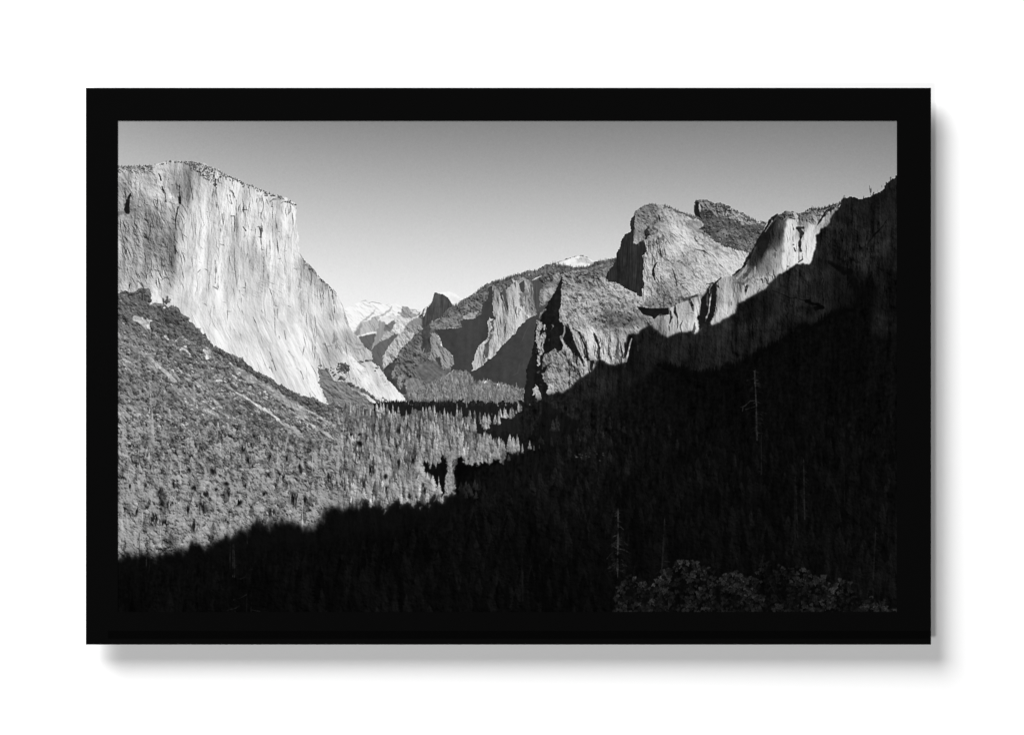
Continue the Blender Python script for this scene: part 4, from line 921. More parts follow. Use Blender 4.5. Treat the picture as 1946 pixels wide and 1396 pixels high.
for pts, w0, w1, v, a in [
    ([(475, 150), (520, 200)], 1.6, 2.4, 40, .9), ([(810, 0), (825, 150), (840, 290)], 1.6, 2, 70, .75), ([(860, 0), (920, 120), (1000, 270)], 1.2, 1.4, 80, .6), ([(1035, 190), (1055, 250), (1090, 290)], 2.2, 1.6, 40, .9), ([(1045, 340), (1050, 400), (1050, 480)], 2.8, 1.8, 50, .88),
    ([(915, 290), (920, 420)], 1.2, 1, 65, .8), ([(550, 330), (600, 380), (660, 400)], 1, 1, 75, .7), ([(640, 490), (660, 560)], 1.6, 1, 60, .8), ([(800, 560), (850, 630)], 4, 3, 90, .6), ([(855, 520), (860, 700)], 1.4, 1.2, 60, .8), ([(980, 640), (1000, 740)], 2.4, 1.6, 70, .8),
    ([(1050, 540), (1050, 700), (1080, 860), (1130, 960), (1150, 1030)], 3.5, 1, 140, .6), ([(610, 775), (700, 765), (760, 790)], 1, 1.2, 65, .8), ([(800, 950), (870, 905), (960, 915)], 1, 1.4, 110, .8), ([(380, 970), (460, 1010), (495, 1080)], 1.2, 1.6, 80, .7), ([(540, 660), (550, 800)], 4, 2, 135, .6),
    ([(1630, 330), (1635, 470)], .8, .8, 120, .7), ([(1690, 500), (1690, 800)], .8, .8, 130, .6), ([(1755, 620), (1765, 760), (1760, 990)], 2.6, 2.6, 140, .6), ([(1805, 830), (1808, 1060)], 1, .8, 70, .8), ([(1720, 1060), (1790, 1090), (1830, 1140)], .8, .8, 130, .7), ([(1450, 810), (1490, 770)], 1.2, .8, 120, .8),
    ([(1290, 760), (1320, 730)], 3, 4, 175, .6), ([(1850, 80), (1860, 120)], 1, 1, 60, .8), ([(160, 360), (150, 200), (110, 120)], 1, 1.4, 120, .5), ([(310, 0), (310, 120)], 1.4, 1, 90, .6), ([(200, 0), (210, 160)], 2, 1.4, 225, .5), ([(1380, 300), (1375, 900)], 2, 3, 240, .5), ([(700, 200), (720, 300)], 1.2, 1, 80, .6),
    ([(1110, 180), (1160, 300)], 2, 1, 150, .4), ([(1130, 370), (1230, 470)], .7, .7, 150, .6), ([(240, 1030), (240, 1110)], 2.4, 2, 40, .9), ([(100, 1130), (130, 1150)], 1.4, 1.2, 50, .8), ([(560, 1220), (580, 1310)], 1, 1, 60, .6), ([(40, 720), (70, 740)], 3, 3, 90, .7),
]:
    stroke(z(220, 430, 9.305, pts), w0, w1, v, a)
for pts, w0, w1, v, a in [
    ([(175, 50), (185, 120), (225, 190)], 1, .8, 80, .8), ([(430, 0), (425, 90)], 2.6, 2.2, 60, .85), ([(415, 90), (415, 300), (425, 700)], 1, .8, 120, .7), ([(570, 10), (620, 75)], 1.4, 2.4, 35, .95), ([(850, 0), (875, 60), (885, 200), (905, 420)], 1.4, .9, 60, .8), ([(1095, 0), (1105, 280)], 1.2, .9, 130, .6),
    ([(1045, 240), (1050, 400), (1060, 560)], 1, 1.2, 115, .75), ([(1150, 120), (1150, 220)], 1.6, 1, 130, .5), ([(175, 315), (235, 335)], 1, 1.2, 60, .8), ([(655, 480), (665, 590), (695, 605)], 1, 1.6, 90, .8), ([(590, 190), (610, 160)], 2, 2, 130, .6), ([(930, 540), (950, 600)], 1.6, 2, 90, .75),
    ([(935, 700), (935, 900)], 2, 1, 110, .8), ([(1245, 880), (1260, 930), (1290, 935)], 1, 1.2, 70, .8), ([(1475, 740), (1520, 765)], 1.2, 1.4, 60, .9), ([(620, 990), (620, 1150), (630, 1260)], 1.2, .8, 110, .8), ([(1040, 1100), (1080, 1200), (1105, 1280)], 1.4, 1, 80, .8), ([(1110, 1280), (1120, 1396)], 1.6, 2, 130, .6),
    ([(135, 830), (135, 1060), (155, 1140)], 1, 1, 75, .8), ([(40, 1060), (120, 1110), (200, 1190)], .7, .7, 120, .7), ([(850, 995), (870, 995)], 1.4, 1.4, 70, .8), ([(85, 600), (90, 850), (85, 990)], 2, 2.4, 130, .6), ([(510, 1130), (520, 1180)], 1, .8, 130, .7), ([(900, 1150), (920, 1160)], 2, 2, 130, .6),
    ([(340, 640), (390, 770)], .9, .9, 130, .7), ([(410, 1070), (415, 1330)], .9, .9, 130, .7), ([(300, 340), (300, 420), (340, 470)], 1.4, 1, 150, .6), ([(1750, 770), (1780, 850), (1785, 950), (1770, 1040)], 2.6, 1.4, 95, .75), ([(1735, 740), (1790, 770)], 1.6, 1.6, 50, .85), ([(1590, 600), (1610, 750), (1600, 900)], 3, 3, 160, .5),
    ([(1670, 860), (1675, 960)], 4, 3, 165, .5), ([(1580, 490), (1650, 600), (1740, 680), (1830, 770)], 1.2, 1.4, 85, .6), ([(1360, 150), (1390, 320)], .8, .8, 150, .6), ([(1300, 440), (1340, 430)], 1, 1, 140, .6), ([(1380, 1080), (1390, 1240)], 3, 3, 175, .5), ([(900, 800), (960, 960)], 4, 5, 195, .4), ([(740, 400), (800, 470)], 7, 7, 178, .4),
    ([(1000, 720), (1120, 780), (1230, 830)], 2, 2, 240, .5), ([(1440, 1050), (1600, 1110), (1540, 1200)], 2, 3, 245, .4),
]:
    stroke(z(400, 430, 9.305, pts), w0, w1, v, a)
for pts, w0, w1, v, a in [
    ([(550, 180), (575, 240), (595, 450)], 1, .8, 130, .75), ([(750, 300), (800, 400)], 1, 1.2, 85, .85), ([(805, 410), (845, 550)], 2, 3.4, 150, .7), ([(1135, 300), (1135, 440), (1140, 560), (1160, 620)], 1.2, 1.2, 110, .8), ([(1180, 160), (1180, 320)], 1.4, 1.2, 120, .6), ([(1120, 140), (1140, 270)], 1.4, 1.6, 120, .6),
    ([(1110, 0), (1150, 100)], 2, 2.6, 150, .6), ([(960, 320), (1030, 380)], 2, 2, 175, .6), ([(1030, 380), (1100, 520), (1160, 620)], 1, .8, 160, .6), ([(1300, 540), (1330, 690)], 1, 1.2, 130, .8), ([(1210, 640), (1220, 690)], 1.4, 1.4, 140, .7), ([(1380, 900), (1420, 960), (1480, 1010)], 1.4, 3, 150, .7),
    ([(980, 840), (1050, 930), (1100, 1070), (1155, 1240)], .8, 1.2, 85, .85), ([(1040, 1010), (1090, 1080)], 1.2, 1.2, 110, .8), ([(870, 880), (920, 1020), (1000, 1240)], 1, 1.4, 175, .7), ([(640, 850), (650, 980), (640, 1100)], 2.4, 1.6, 195, .6), ([(1070, 1200), (1105, 1300)], 1.4, 1, 130, .8), ([(1590, 1250), (1620, 1320), (1640, 1396)], 1.4, 2, 80, .85),
    ([(1520, 1200), (1590, 1250)], 1.4, 1.2, 190, .6), ([(1330, 960), (1430, 1160)], 1.4, 1.2, 180, .5), ([(520, 600), (560, 740)], 1, .8, 150, .6), ([(1040, 1190), (1045, 1200)], 1.6, 1.2, 90, .8), ([(1770, 250), (1780, 460), (1820, 640), (1850, 760)], 2, 3, 175, .6), ([(900, 180), (920, 220)], 1.6, 1, 140, .7), ([(410, 520), (425, 530)], 1.6, 1.6, 170, .6),
    ([(1600, 380), (1570, 340)], 2, 1, 195, .6), ([(920, 0), (930, 260), (1040, 430), (1170, 620), (1260, 760)], 1.6, 2, 248, .5), ([(270, 200), (310, 460)], 2.4, 2, 248, .5), ([(910, 640), (1060, 880)], 1.2, 1.6, 185, .6),
]:
    stroke(z(400, 570, 9.305, pts), w0, w1, v, a)
for pts, w0, w1, v, a in [
    ([(60, 370), (110, 450), (110, 560), (95, 670)], 2.4, 1.4, 120, .8), ([(60, 385), (95, 390)], 2, 1.6, 45, .85), ([(300, 640), (300, 800)], 1, 1.4, 95, .8), ([(220, 580), (330, 640), (370, 720)], 2, 6, 165, .6), ([(430, 690), (475, 760), (480, 860), (490, 910)], 1.2, 3, 100, .75), ([(490, 740), (540, 800)], 1.2, 1.4, 80, .7),
    ([(500, 930), (510, 1040), (515, 1150)], 1.2, 2.8, 95, .85), ([(520, 1160), (545, 1290), (570, 1390)], 2, 2, 150, .6), ([(215, 890), (240, 915)], 1.2, 1, 80, .8), ([(320, 895), (360, 912)], 1, 1, 90, .8), ([(290, 980), (300, 1080)], 1.8, 1.2, 140, .7), ([(430, 1260), (460, 1285)], 1, 1, 90, .7), ([(600, 920), (660, 1040), (720, 1250), (760, 1396)], 1.2, 1.6, 140, .7),
    ([(310, 1100), (320, 1300)], 1, 1, 150, .6), ([(95, 1000), (80, 1200), (100, 1390)], 2, 3, 190, .5), ([(265, 550), (285, 600), (330, 610)], 1.6, 2, 80, .7), ([(350, 690), (370, 760)], 4, 4, 150, .5),
]:
    stroke(z(580, 470, 9.305, pts), w0, w1, v, a)
for pts, w0, w1, v, a in [
    ([(640, 270), (665, 360)], 1.4, 1.2, 100, .75), ([(490, 350), (490, 410)], 1.4, 1.2, 105, .75), ([(780, 350), (870, 370)], 2, 2, 130, .6), ([(530, 420), (570, 500)], 2, 1.6, 150, .6), ([(770, 470), (790, 540)], 1.4, 1.2, 110, .7), ([(820, 630), (850, 650), (900, 630)], 3, 2.4, 80, .8), ([(850, 660), (930, 710)], 2.4, 1.6, 100, .7),
    ([(940, 620), (1020, 610)], 2, 2.4, 100, .7), ([(1060, 720), (1140, 720)], 2, 2.6, 110, .6), ([(440, 200), (480, 270), (430, 330)], 4, 5, 140, .6), ([(280, 350), (300, 360)], 3, 3, 110, .6), ([(320, 390), (420, 380)], 4, 4, 145, .5), ([(1170, 850), (1210, 840)], 1.2, 1.2, 130, .6), ([(1190, 1100), (1210, 1190), (1270, 1240)], 1.2, 1.4, 100, .7),
    ([(110, 940), (140, 1030)], .9, .9, 110, .8), ([(20, 920), (80, 1060), (160, 1170)], .9, .9, 130, .7), ([(70, 1120), (90, 1200)], 1, 1.2, 110, .7), ([(900, 440), (930, 480), (910, 600)], 1.2, 1.4, 130, .6), ([(1240, 1000), (1320, 980)], 1, 1, 120, .6), ([(740, 420), (850, 440), (900, 420)], 2, 3, 140, .5), ([(560, 400), (600, 480), (760, 620), (900, 760), (1000, 960)], 3, 12, 246, .5),
    ([(780, 880), (800, 980)], 1, 1, 160, .6), ([(700, 460), (740, 550), (800, 600)], 1.4, 1.4, 120, .5),
]:
    stroke(z(580, 610, 8.21, pts), w0, w1, v, a)

# --------------------------------------------------------------- talus between the prow and the slabs
tal = z(580, 610, 8.21, [(185, 720), (230, 735), (300, 745), (350, 740), (380, 800), (400, 850), (440, 880), (470, 930), (520, 945), (560, 940), (640, 950), (700, 960), (800, 1010), (900, 1060), (1000, 1110), (1060, 1180), (1200, 1235), (1300, 1262),
                         (1600, 1290), (1600, 1500), (0, 1500), (0, 1190), (80, 1210), (200, 1240), (300, 1292), (362, 1303), (320, 1220), (260, 1100), (210, 900)])
put(poly(tal, (J1 * 1.2, J2 * 1.2), .3), 122 + ET * 12 + EB * 13)
put(poly(z(580, 610, 8.21, [(860, 1110), (900, 1110), (960, 1150), (1010, 1190), (1060, 1210), (1150, 1270), (1130, 1285), (1040, 1265), (960, 1215), (940, 1180)]), JW, .4), 218 + R3 * 9)
put(poly(z(580, 610, 8.21, [(990, 1110), (1060, 1130), (1150, 1190), (1240, 1240), (1320, 1280), (1260, 1270), (1180, 1250), (1080, 1200)]), JW, .4), 222 + R3 * 9)
put(poly(z(580, 610, 8.21, [(1010, 1150), (1040, 1150), (1150, 1260), (1180, 1290), (1130, 1285), (1080, 1230)]), JW, .4), 100)
strokes(580, 610, 8.21, [([(370, 780), (420, 860), (450, 920)], 2, 3, 205, .8), ([(360, 940), (480, 1010), (550, 1090)], 2.5, 3.5, 158, .8), ([(620, 970), (620, 1100)], 1.4, 1.2, 165, .7), ([(660, 1000), (740, 1060), (830, 1090)], 1.6, 1.4, 185, .6),
                         ([(690, 1120), (760, 1165)], 1.4, 1.2, 175, .7), ([(490, 1220), (620, 1230), (770, 1280)], 1.2, 1.2, 170, .6), ([(180, 720), (210, 900), (260, 1100), (320, 1220), (355, 1295)], 1.2, 1.2, 240, .5), ([(820, 1090), (900, 1160)], 2, 1.6, 195, .7)])
for x, y, rx, ry, v in [(210, 690, 2.5, 2, 100), (245, 690, 2, 2.4, 90), (320, 745, 2.4, 1.6, 100), (410, 725, 3, 2, 70), (435, 745, 3, 2, 75), (395, 765, 2, 2, 75), (430, 800, 3, 2.6, 80), (460, 830, 3.5, 2.6, 90), (430, 855, 2, 2, 90), (525, 905, 2.5, 1.5, 70), (560, 880, 4, 4, 90),
                        (600, 900, 4, 4, 95), (640, 875, 1.6, 1.6, 90), (740, 890, 1.5, 1.5, 100), (690, 970, 6, 2.6, 82), (740, 1000, 7, 3, 95), (820, 1030, 5, 2.6, 100), (890, 1080, 5, 2.6, 95), (960, 1130, 5, 2.4, 100), (1050, 1180, 5, 2.4, 92),
                        (1200, 1195, 2, 1.4, 90), (1250, 1225, 3, 1.5, 95), (860, 625, 3, 1.6, 85), (890, 635, 3, 1.6, 90), (960, 615, 4, 2, 90), (1110, 725, 3, 2, 110), (1020, 705, 2.4, 1.6, 130), (1090, 770, 2, 1.6, 120), (1240, 940, 1.2, 1.2, 110)]:
    bush(580 + x / 8.21, 610 + y / 8.21, rx, ry, v)
bush(580 + 580 / 8.21, 610 + 728 / 8.21, 13, 9.5, 84, 1.6)
for _ in range(46):      # the dark grove on the ledge
    a = rng.uniform(0, 6.28); q = rng.uniform(0, 1) ** .6
    bush(580 + (580 + 105 * q * math.cos(a)) / 8.21, 610 + (725 + 78 * q * math.sin(a)) / 8.21, rng.uniform(1.6, 3.2), rng.uniform(1.6, 3), rng.uniform(72, 96))

# --------------------------------------------------------------- left slope
slope = [(200, 560), (224, 560), (234, 554), (247, 556), (258, 552), (264, 547), (277, 546), (285, 549), (289, 560), (284, 580), (295, 580), (306, 582), (313.5, 587), (321, 587), (330.7, 578), (334, 584), (343.6, 592.6), (357.6, 606.5), (368, 616), (381, 630), (392, 636.6),
         (398.4, 650.6), (410.7, 660), (421.5, 665.6), (440.8, 675), (460, 684), (479.5, 700), (499.5, 711), (518.7, 721.5), (535.7, 732.8), (561.7, 745), (581, 753), (603.5, 761), (614.8, 767), (624, 769), (680, 800), (900, 900), (900, 1000), (200, 1170)]
SB = field([(240, 570, 105), (280, 600, 100), (320, 610, 96), (350, 640, 108), (260, 620, 110), (240, 640, 112), (300, 660, 106), (340, 680, 112), (400, 680, 118), (240, 690, 118), (300, 720, 122), (380, 720, 122), (430, 700, 118), (480, 710, 100), (540, 745, 98), (600, 775, 104),
            (450, 720, 128), (500, 750, 132), (560, 790, 128), (620, 800, 120), (260, 760, 120), (330, 780, 124), (420, 780, 130), (400, 760, 126), (460, 770, 116), (520, 810, 120), (600, 830, 130), (250, 850, 138), (350, 850, 138), (450, 860, 138), (300, 950, 146), (450, 950, 148)])
smk = poly(slope, (JA * 1.3, JB * 1.5), .4)
put(smk, SB + 6 + ET * 5 + EB * 16 + T5 * 5 + R30 * 4)
# pale runs of scree
def scree(f):
    for pts, w0, w1, v, a in [
        ([(478, 0), (700, 150), (900, 262), (1130, 420), (1500, 640), (1700, 735), (1946, 885), (2100, 960)], 5, 3, 172, .75), ([(560, 90), (760, 220), (960, 340), (1130, 450), (1350, 590), (1560, 720)], 12, 16, 152, .62), ([(1130, 420), (1400, 620), (1600, 800), (1700, 900)], 8, 6, 160, .55),
        ([(430, 400), (560, 465), (650, 520), (760, 590), (850, 660), (980, 730), (1150, 860)], 3.4, 5, 188, .85), ([(1130, 870), (1250, 930), (1400, 1010), (1530, 1130), (1650, 1260), (1750, 1330)], 6, 11, 170, .75), ([(1330, 690), (1550, 850), (1750, 970), (1946, 1095), (2050, 1170)], 3, 4.4, 178, .75),
        ([(120, 200), (185, 205)], 5, 3.6, 196, .8), ([(280, 300), (350, 340), (430, 400)], 3, 3, 165, .7), ([(500, 620), (600, 690)], 2, 2, 170, .6), ([(0, 480), (60, 540), (160, 640), (200, 720), (320, 800), (560, 900)], 4, 7, 150, .55), ([(1560, 1140), (1700, 1180), (1850, 1250)], 12, 12, 158, .45),
        ([(1480, 780), (1600, 800), (1620, 830)], 5, 5, 172, .5), ([(640, 560), (700, 540)], 1, 1, 190, .6),
    ]:
        stroke(z(400, 700, 8.845, pts), w0, w1, v, a * f)
    for pts, w0, w1, v, a in [
        ([(540, 950), (600, 1020), (660, 1080), (740, 1170), (880, 1260), (960, 1340), (1040, 1420)], 4, 6.5, 172, .8), ([(340, 320), (440, 360), (560, 430)], 9, 13, 168, .85), ([(560, 340), (620, 380), (590, 490)], 5, 6, 190, .8), ([(1560, 880), (1620, 950), (1620, 1010)], 5, 6, 205, .85), ([(1640, 860), (1660, 1000)], 7, 5, 165, .7),
        ([(880, 640), (920, 690)], 5, 3, 190, .8), ([(1170, 850), (1260, 900), (1310, 950)], 3, 2, 192, .8), ([(1210, 810), (1240, 820)], 3, 3, 200, .8), ([(1060, 720), (1130, 650)], 3, 1.6, 170, .7), ([(120, 400), (200, 440), (260, 470)], 3, 2, 178, .7), ([(60, 500), (60, 620)], 4, 3, 150, .6), ([(200, 1080), (250, 1100)], 4, 3, 180, .7),
        ([(700, 600), (730, 650)], 2, 1.4, 200, .7), ([(1100, 1190), (1170, 1280)], 2.4, 2, 172, .7), ([(1200, 700), (1300, 740), (1400, 760)], 5, 6, 160, .5), ([(480, 870), (540, 900)], 3, 2, 180, .6), ([(60, 790), (160, 760)], 6, 4, 148, .6), ([(570, 1150), (680, 1190)], 3, 3, 165, .6), ([(120, 600), (220, 660)], 3, 2.4, 160, .6),
    ]:
        stroke(z(220, 570, 9.305, pts), w0, w1, v, a * f)
    for pts, w0, w1, v, a in [
        ([(1190, 340), (1280, 440), (1400, 560), (1500, 620), (1640, 720), (1861, 860)], 6, 8, 158, .6), ([(1400, 240), (1480, 310), (1550, 370)], 5, 6, 172, .65), ([(1020, 360), (1130, 400), (1250, 520)], 4, 8, 142, .5), ([(1700, 780), (1740, 800)], 2, 2, 205, .8), ([(1540, 50), (1530, 240)], 3, 2.4, 162, .6), ([(1700, 520), (1861, 680)], 4, 6, 165, .5),
    ]:
        stroke(z(220, 700, 9.305, pts), w0, w1, v, a * f)


scree(1.0)
# dark rims and gullies in the scrub
for pts, w0, w1, v, a in [
    ([(1000, 560), (1040, 600)], 12, 5, 82, .3), ([(180, 600), (300, 740)], 10, 10, 76, .65), ([(420, 500), (700, 680), (740, 900)], 7, 9, 80, .45), ([(360, 230), (420, 330), (540, 400), (720, 560)], 8, 9, 80, .5), ([(580, 210), (620, 240)], 4, 4, 60, .6), ([(1020, 480), (1090, 500)], 8, 8, 78, .6), ([(820, 570), (920, 620), (1020, 680)], 8, 8, 84, .45),
    ([(1150, 800), (1300, 880)], 5, 6, 72, .5), ([(660, 880), (800, 900)], 5, 5, 58, .6), ([(720, 980), (850, 1040)], 6, 8, 70, .45), ([(780, 1130), (800, 1190)], 6, 2, 42, .7), ([(1620, 830), (1830, 870)], 8, 7, 82, .5), ([(1560, 950), (1660, 1020)], 7, 6, 72, .5), ([(1530, 1060), (1600, 1100)], 6, 5, 80, .55), ([(1500, 720), (1560, 740)], 6, 5, 84, .55),
    ([(60, 60), (80, 70)], 4, 4, 60, .5), ([(100, 250), (190, 260)], 5, 5, 82, .5), ([(950, 980), (1010, 960)], 10, 8, 78, .4), ([(60, 430), (180, 540)], 4, 4, 80, .5),
]:
    stroke(z(400, 700, 8.845, pts), w0, w1, v, a)
# scrub: many small crowns
pts = []
for _ in range(3400):
    x = rng.uniform(222, 700)
    top = along(slope[1:35], x) if x < 624 else 768 + (x - 624) * .1
    low = np.interp(x, [224, 300, 400, 500, 600, 700], [800, 800, 800, 830, 850, 800])
    if low <= top:
        continue
    y = rng.uniform(top, low)
    pts.append((y, x))
pts.sort()
for y, x in pts:
    i, j = int(y) - PY, int(min(x, 1703)) - PX
    if not (0 <= i < PH and 0 <= j < PW):
        continue
    b = C[i, j]
    if b > 140 and rng.random() < .9:
        continue
    s = rng.uniform(1.3, 4.6) * (.7 + .5 * (y - 560) / 260)
    v = np.clip(SB[i, j] * rng.uniform(.66, 1.14), 62, 138)
    if s > 3 and rng.random() < .6:
        crown(x, y, s * 1.5, v * 1.05)
    else:
        bush(x, y, s * 1.25, s, v, 1.0, .3)
put(smk * poly(z(400, 700, 8.845, [(-1600, -1400), (-200, -420), (480, -20), (1130, 400), (1900, 840), (2100, 900), (1900, 620), (1200, 200), (300, -280), (-600, -1000), (-1600, -1500)]), JW, 3), C * .86)
put(smk * poly(z(400, 700, 8.845, [(0, 440), (420, 560), (760, 760), (1150, 900), (1500, 1200), (1200, 1330), (900, 1000), (500, 800), (100, 620)]), JW, 4), C * .86)
put(smk * poly(z(220, 700, 9.305, [(0, 0), (500, 200), (1000, 300), (1200, 500), (1100, 800), (700, 780), (300, 560), (0, 480)]), JW, 6), C * .90)
scree(1.12)
C = np.where((smk > .5) & (C > 143), 143 + (C - 143) * 1.45, C)
# band of trees at the wall's foot
edge = slope[19:35]
for k in range(330):
    x = rng.uniform(395, 650)
    y = along(edge, x) + rng.uniform(0, 9) + (x - 395) * .012
    bush(x, y, rng.uniform(1.8, 4), rng.uniform(1.6, 3.2), rng.uniform(72, 112), 1, .3)
for x, y, h in [(413.5, 667, 9), (334, 585, 5), (358, 612, 6)]:
    conifer(x, y, h, 3, 110)
for x, y, rx, ry, v in [(480, 1140, 9, 6, 78), (140, 1170, 7, 4, 80), (260, 1200, 8, 3.4, 82), (905, 1330, 7, 6, 98), (800, 1400, 7, 5, 120), (960, 1420, 8, 5, 112), (700, 1380, 8, 5, 118)]:
    bush(220 + x / 9.305, 430 + y / 9.305, rx, ry, v)
strokes(220, 430, 9.305, [([(830, 1270), (850, 1396)], 2.2, 3, 40, .9), ([(905, 1250), (905, 1300)], 2, 1.6, 55, .8), ([(870, 1400), (930, 1450)], 3, 4, 62, .8), ([(470, 1200), (470, 1290)], 2, 1.6, 40, .8), ([(505, 1210), (515, 1300)], 1.6, 1.4, 45, .8), ([(225, 1110), (225, 1220)], 2, 1.4, 36, .8), ([(245, 1110), (240, 1210)], 1.4, 1, 220, .7)])
for x, y, rx, ry, v in [(640, 440, 4.5, 8, 92), (750, 240, 3, 4, 60), (650, 120, 9, 6, 96), (980, 600, 8, 6, 72), (200, 330, 10, 7, 92), (930, 920, 4, 3, 70), (1090, 1060, 5, 4, 92), (1300, 860, 5, 4, 78), (1500, 680, 6, 5, 80)]:
    bush(220 + x / 9.305, 570 + y / 9.305, rx, ry, v, 1.2)

# --------------------------------------------------------------- valley floor forest
floor = [(624, 768), (724, 764), (773, 763), (830, 764), (880, 759), (923, 760), (960, 756), (985, 761), (994, 752), (1100, 790), (1720, 700), (1720, 1200), (200, 1200), (200, 1040), (400, 900), (560, 830), (640, 800)]
put(poly([(880, 764), (1040, 764), (1040, 900), (880, 900)], None, 0), 24 + TR)
band = poly([(710, 764), (773, 763), (830, 764), (880, 759), (923, 760), (960, 756), (985, 761), (994, 752), (1060, 770), (1060, 830), (905, 820), (840, 800), (710, 800)], TREEJAG, .4)
put(band, 31 + TR * 2)
treeline([(725, 764), (773, 764), (830, 765), (880, 761), (923, 762), (960, 758), (985, 762)], 2.4, 8, 3, 33, .5, .2)
# upper pale forest band: little upright crowns
put(poly([(860, 712), (889, 712), (902, 727), (925, 722), (938, 728), (965, 731), (985, 738), (996, 739), (994, 764), (860, 764)], TREEJAG, .4), 116 + TR * 14)
for _ in range(900):
    x = rng.uniform(775, 994)
    t = float(np.interp(x, [775, 830, 865, 890, 902, 925, 938, 965, 985, 996], [748, 722, 704, 708, 727, 722, 729, 732, 739, 741]))
    y = rng.uniform(t + 2, 761)
    conifer(x, y, rng.uniform(5, 9), rng.uniform(2, 3.6), rng.uniform(100, 152), 1)
treeline([(725, 768), (773, 768), (830, 769), (880, 767), (923, 768), (960, 766), (985, 769)], 2.6, 8, 3, 33, .5, .2)
strokes(880, 610, 8.21, [([(560, 1060), (640, 990)], 1, 1.4, 185, .8), ([(825, 960), (835, 1050)], 1, 2, 165, .8)])

fl = poly([(624, 770), (700, 776), (730, 782), (770, 790), (785, 778), (850, 786), (900, 796), (906, 820), (940, 840), (956, 876), (900, 1000), (560, 1100), (200, 1200), (200, 800), (400, 800), (560, 850), (620, 840), (600, 790)], JW, .5)
put(fl * sst(640, 700, XX + .3 * (YY - 790)), 92 + TR * 14 + B1 * 12)
put(poly([(224, 830), (400, 790), (520, 825), (640, 835), (700, 860), (700, 1100), (224, 1100)], JW, 2) * .85, 100 + TR * 10 + B1 * 22)

litpoly = [(200, 1066), (224.6, 1062), (243, 1051), (263, 1046), (286, 1052), (328, 1044.7), (352.6, 1041.7), (358.7, 1032.4), (381.9, 1032.4), (412.7, 1024.7), (431, 1020), (442, 1009.3), (460.5, 1015.5), (474.4, 1007.7), (482, 989), (502, 989), (508.3, 1003), (520, 995),
           (530.3, 987), (549.6, 988), (561, 993), (575, 1002), (590, 998), (606.4, 994), (609, 970), (630.9, 962), (640, 964), (650.7, 967), (670.7, 956), (684, 967), (693.4, 948), (702.8, 967), (709.5, 948), (722.8, 960), (730.8, 969), (745.5, 951), (753.6, 944), (764, 966),
           (776, 936), (787, 958), (803, 961), (816, 955), (820, 940), (832.4, 948), (840.4, 952), (848.4, 943), (859, 937), (867, 941), (868, 931), (862, 913), (867, 891), (866, 883), (874, 868), (886, 885), (900, 888), (912, 880), (923, 881), (940, 874), (956, 877), (962, 862),
           (985, 862), (995, 860), (1003, 856), (1016, 856), (1020, 830), (1000, 800), (996, 770), (990, 700), (990, 500), (200, 500)]


def inlit(x, y):
    c = False
    n = len(litpoly)
    for i in range(n):
        x1, y1 = litpoly[i]; x2, y2 = litpoly[i - 1]
        if (y1 > y) != (y2 > y) and x < (x2 - x1) * (y - y1) / (y2 - y1) + x1:
            c = not c
    return c


trees = []
for _ in range(3600):
    y = 766 + 300 * rng.random() ** .9
    x = rng.uniform(222, 1020)
    if x < 640 and y < np.interp(x, [224, 330, 420, 520, 600, 640], [790, 792, 806, 836, 862, 835]):
        continue
    if 640 <= x < 720 and y < 815 and rng.random() < .45:
        continue
    if x > 710 and y < np.interp(x, [710, 728, 749, 773, 781, 795, 823, 839, 858, 866, 889, 902, 906], [776, 779, 790, 797, 788, 782, 785, 792, 792, 793, 798, 800, 822]):
        continue
    if x > 902 and y < 872:
        continue
    trees.append((y, x))
for (xa, xb, ya, yb, n) in [(906, 932, 800, 817, 9), (938, 948, 800, 808, 4), (950, 964, 790, 796, 6), (966, 976, 790, 797, 5), (978, 992, 779, 784, 5), (911, 933, 845, 872, 16), (936, 955, 855, 876, 14), (963, 980, 852, 862, 8), (982, 993, 853, 862, 5), (1003, 1009, 852, 857, 2),
                           (1012, 1015, 854, 856, 1), (906, 930, 868, 884, 10)]:
    for _ in range(n):
        trees.append((rng.uniform(ya, yb), rng.uniform(xa, xb)))
trees.sort()
for y, x in trees:
    far_ = np.clip((y - 770) / 200, 0, 1)
    left = x < 640
    h = (15 + 32 * far_) * rng.uniform(.7, 1.25)
    w = (4.2 + 11 * far_) * rng.uniform(.75, 1.3)
    v = rng.choice([78, 104, 122, 136, 148, 162], p=[.09, .16, .2, .23, .2, .12]) * rng.uniform(.93, 1.06)
    v *= 1 + .10 * sst(900, 1000, y)
    if y > 935 or x > 700:
        v *= 1.03
    if left and rng.random() < np.interp(y, [800, 860, 960, 1040], [.97, .88, .78, .72]):
        s = w * rng.uniform(.55, 1.05)
        crown(x, y - s, s, min(v, 146) * .98)
    else:
        conifer(x, y, h, w * (1.35 if left else 1.0), min(v, 150) if left else v, 1.3, .75)
    if rng.random() < .13:
        hollow(x - w * .5, y - h * .2, w * .3, h * .2)
leafy = sst(790, 830, YY) * sst(720, 600, XX)
C = C * (1 + .07 * sst(900, 1020, YY)) + leafy * (EB * 9 + R3 * 7 + R8 * 5)
C = np.where(leafy > .5, np.where(C > 150, 150 + (C - 150) * .5, C), C)
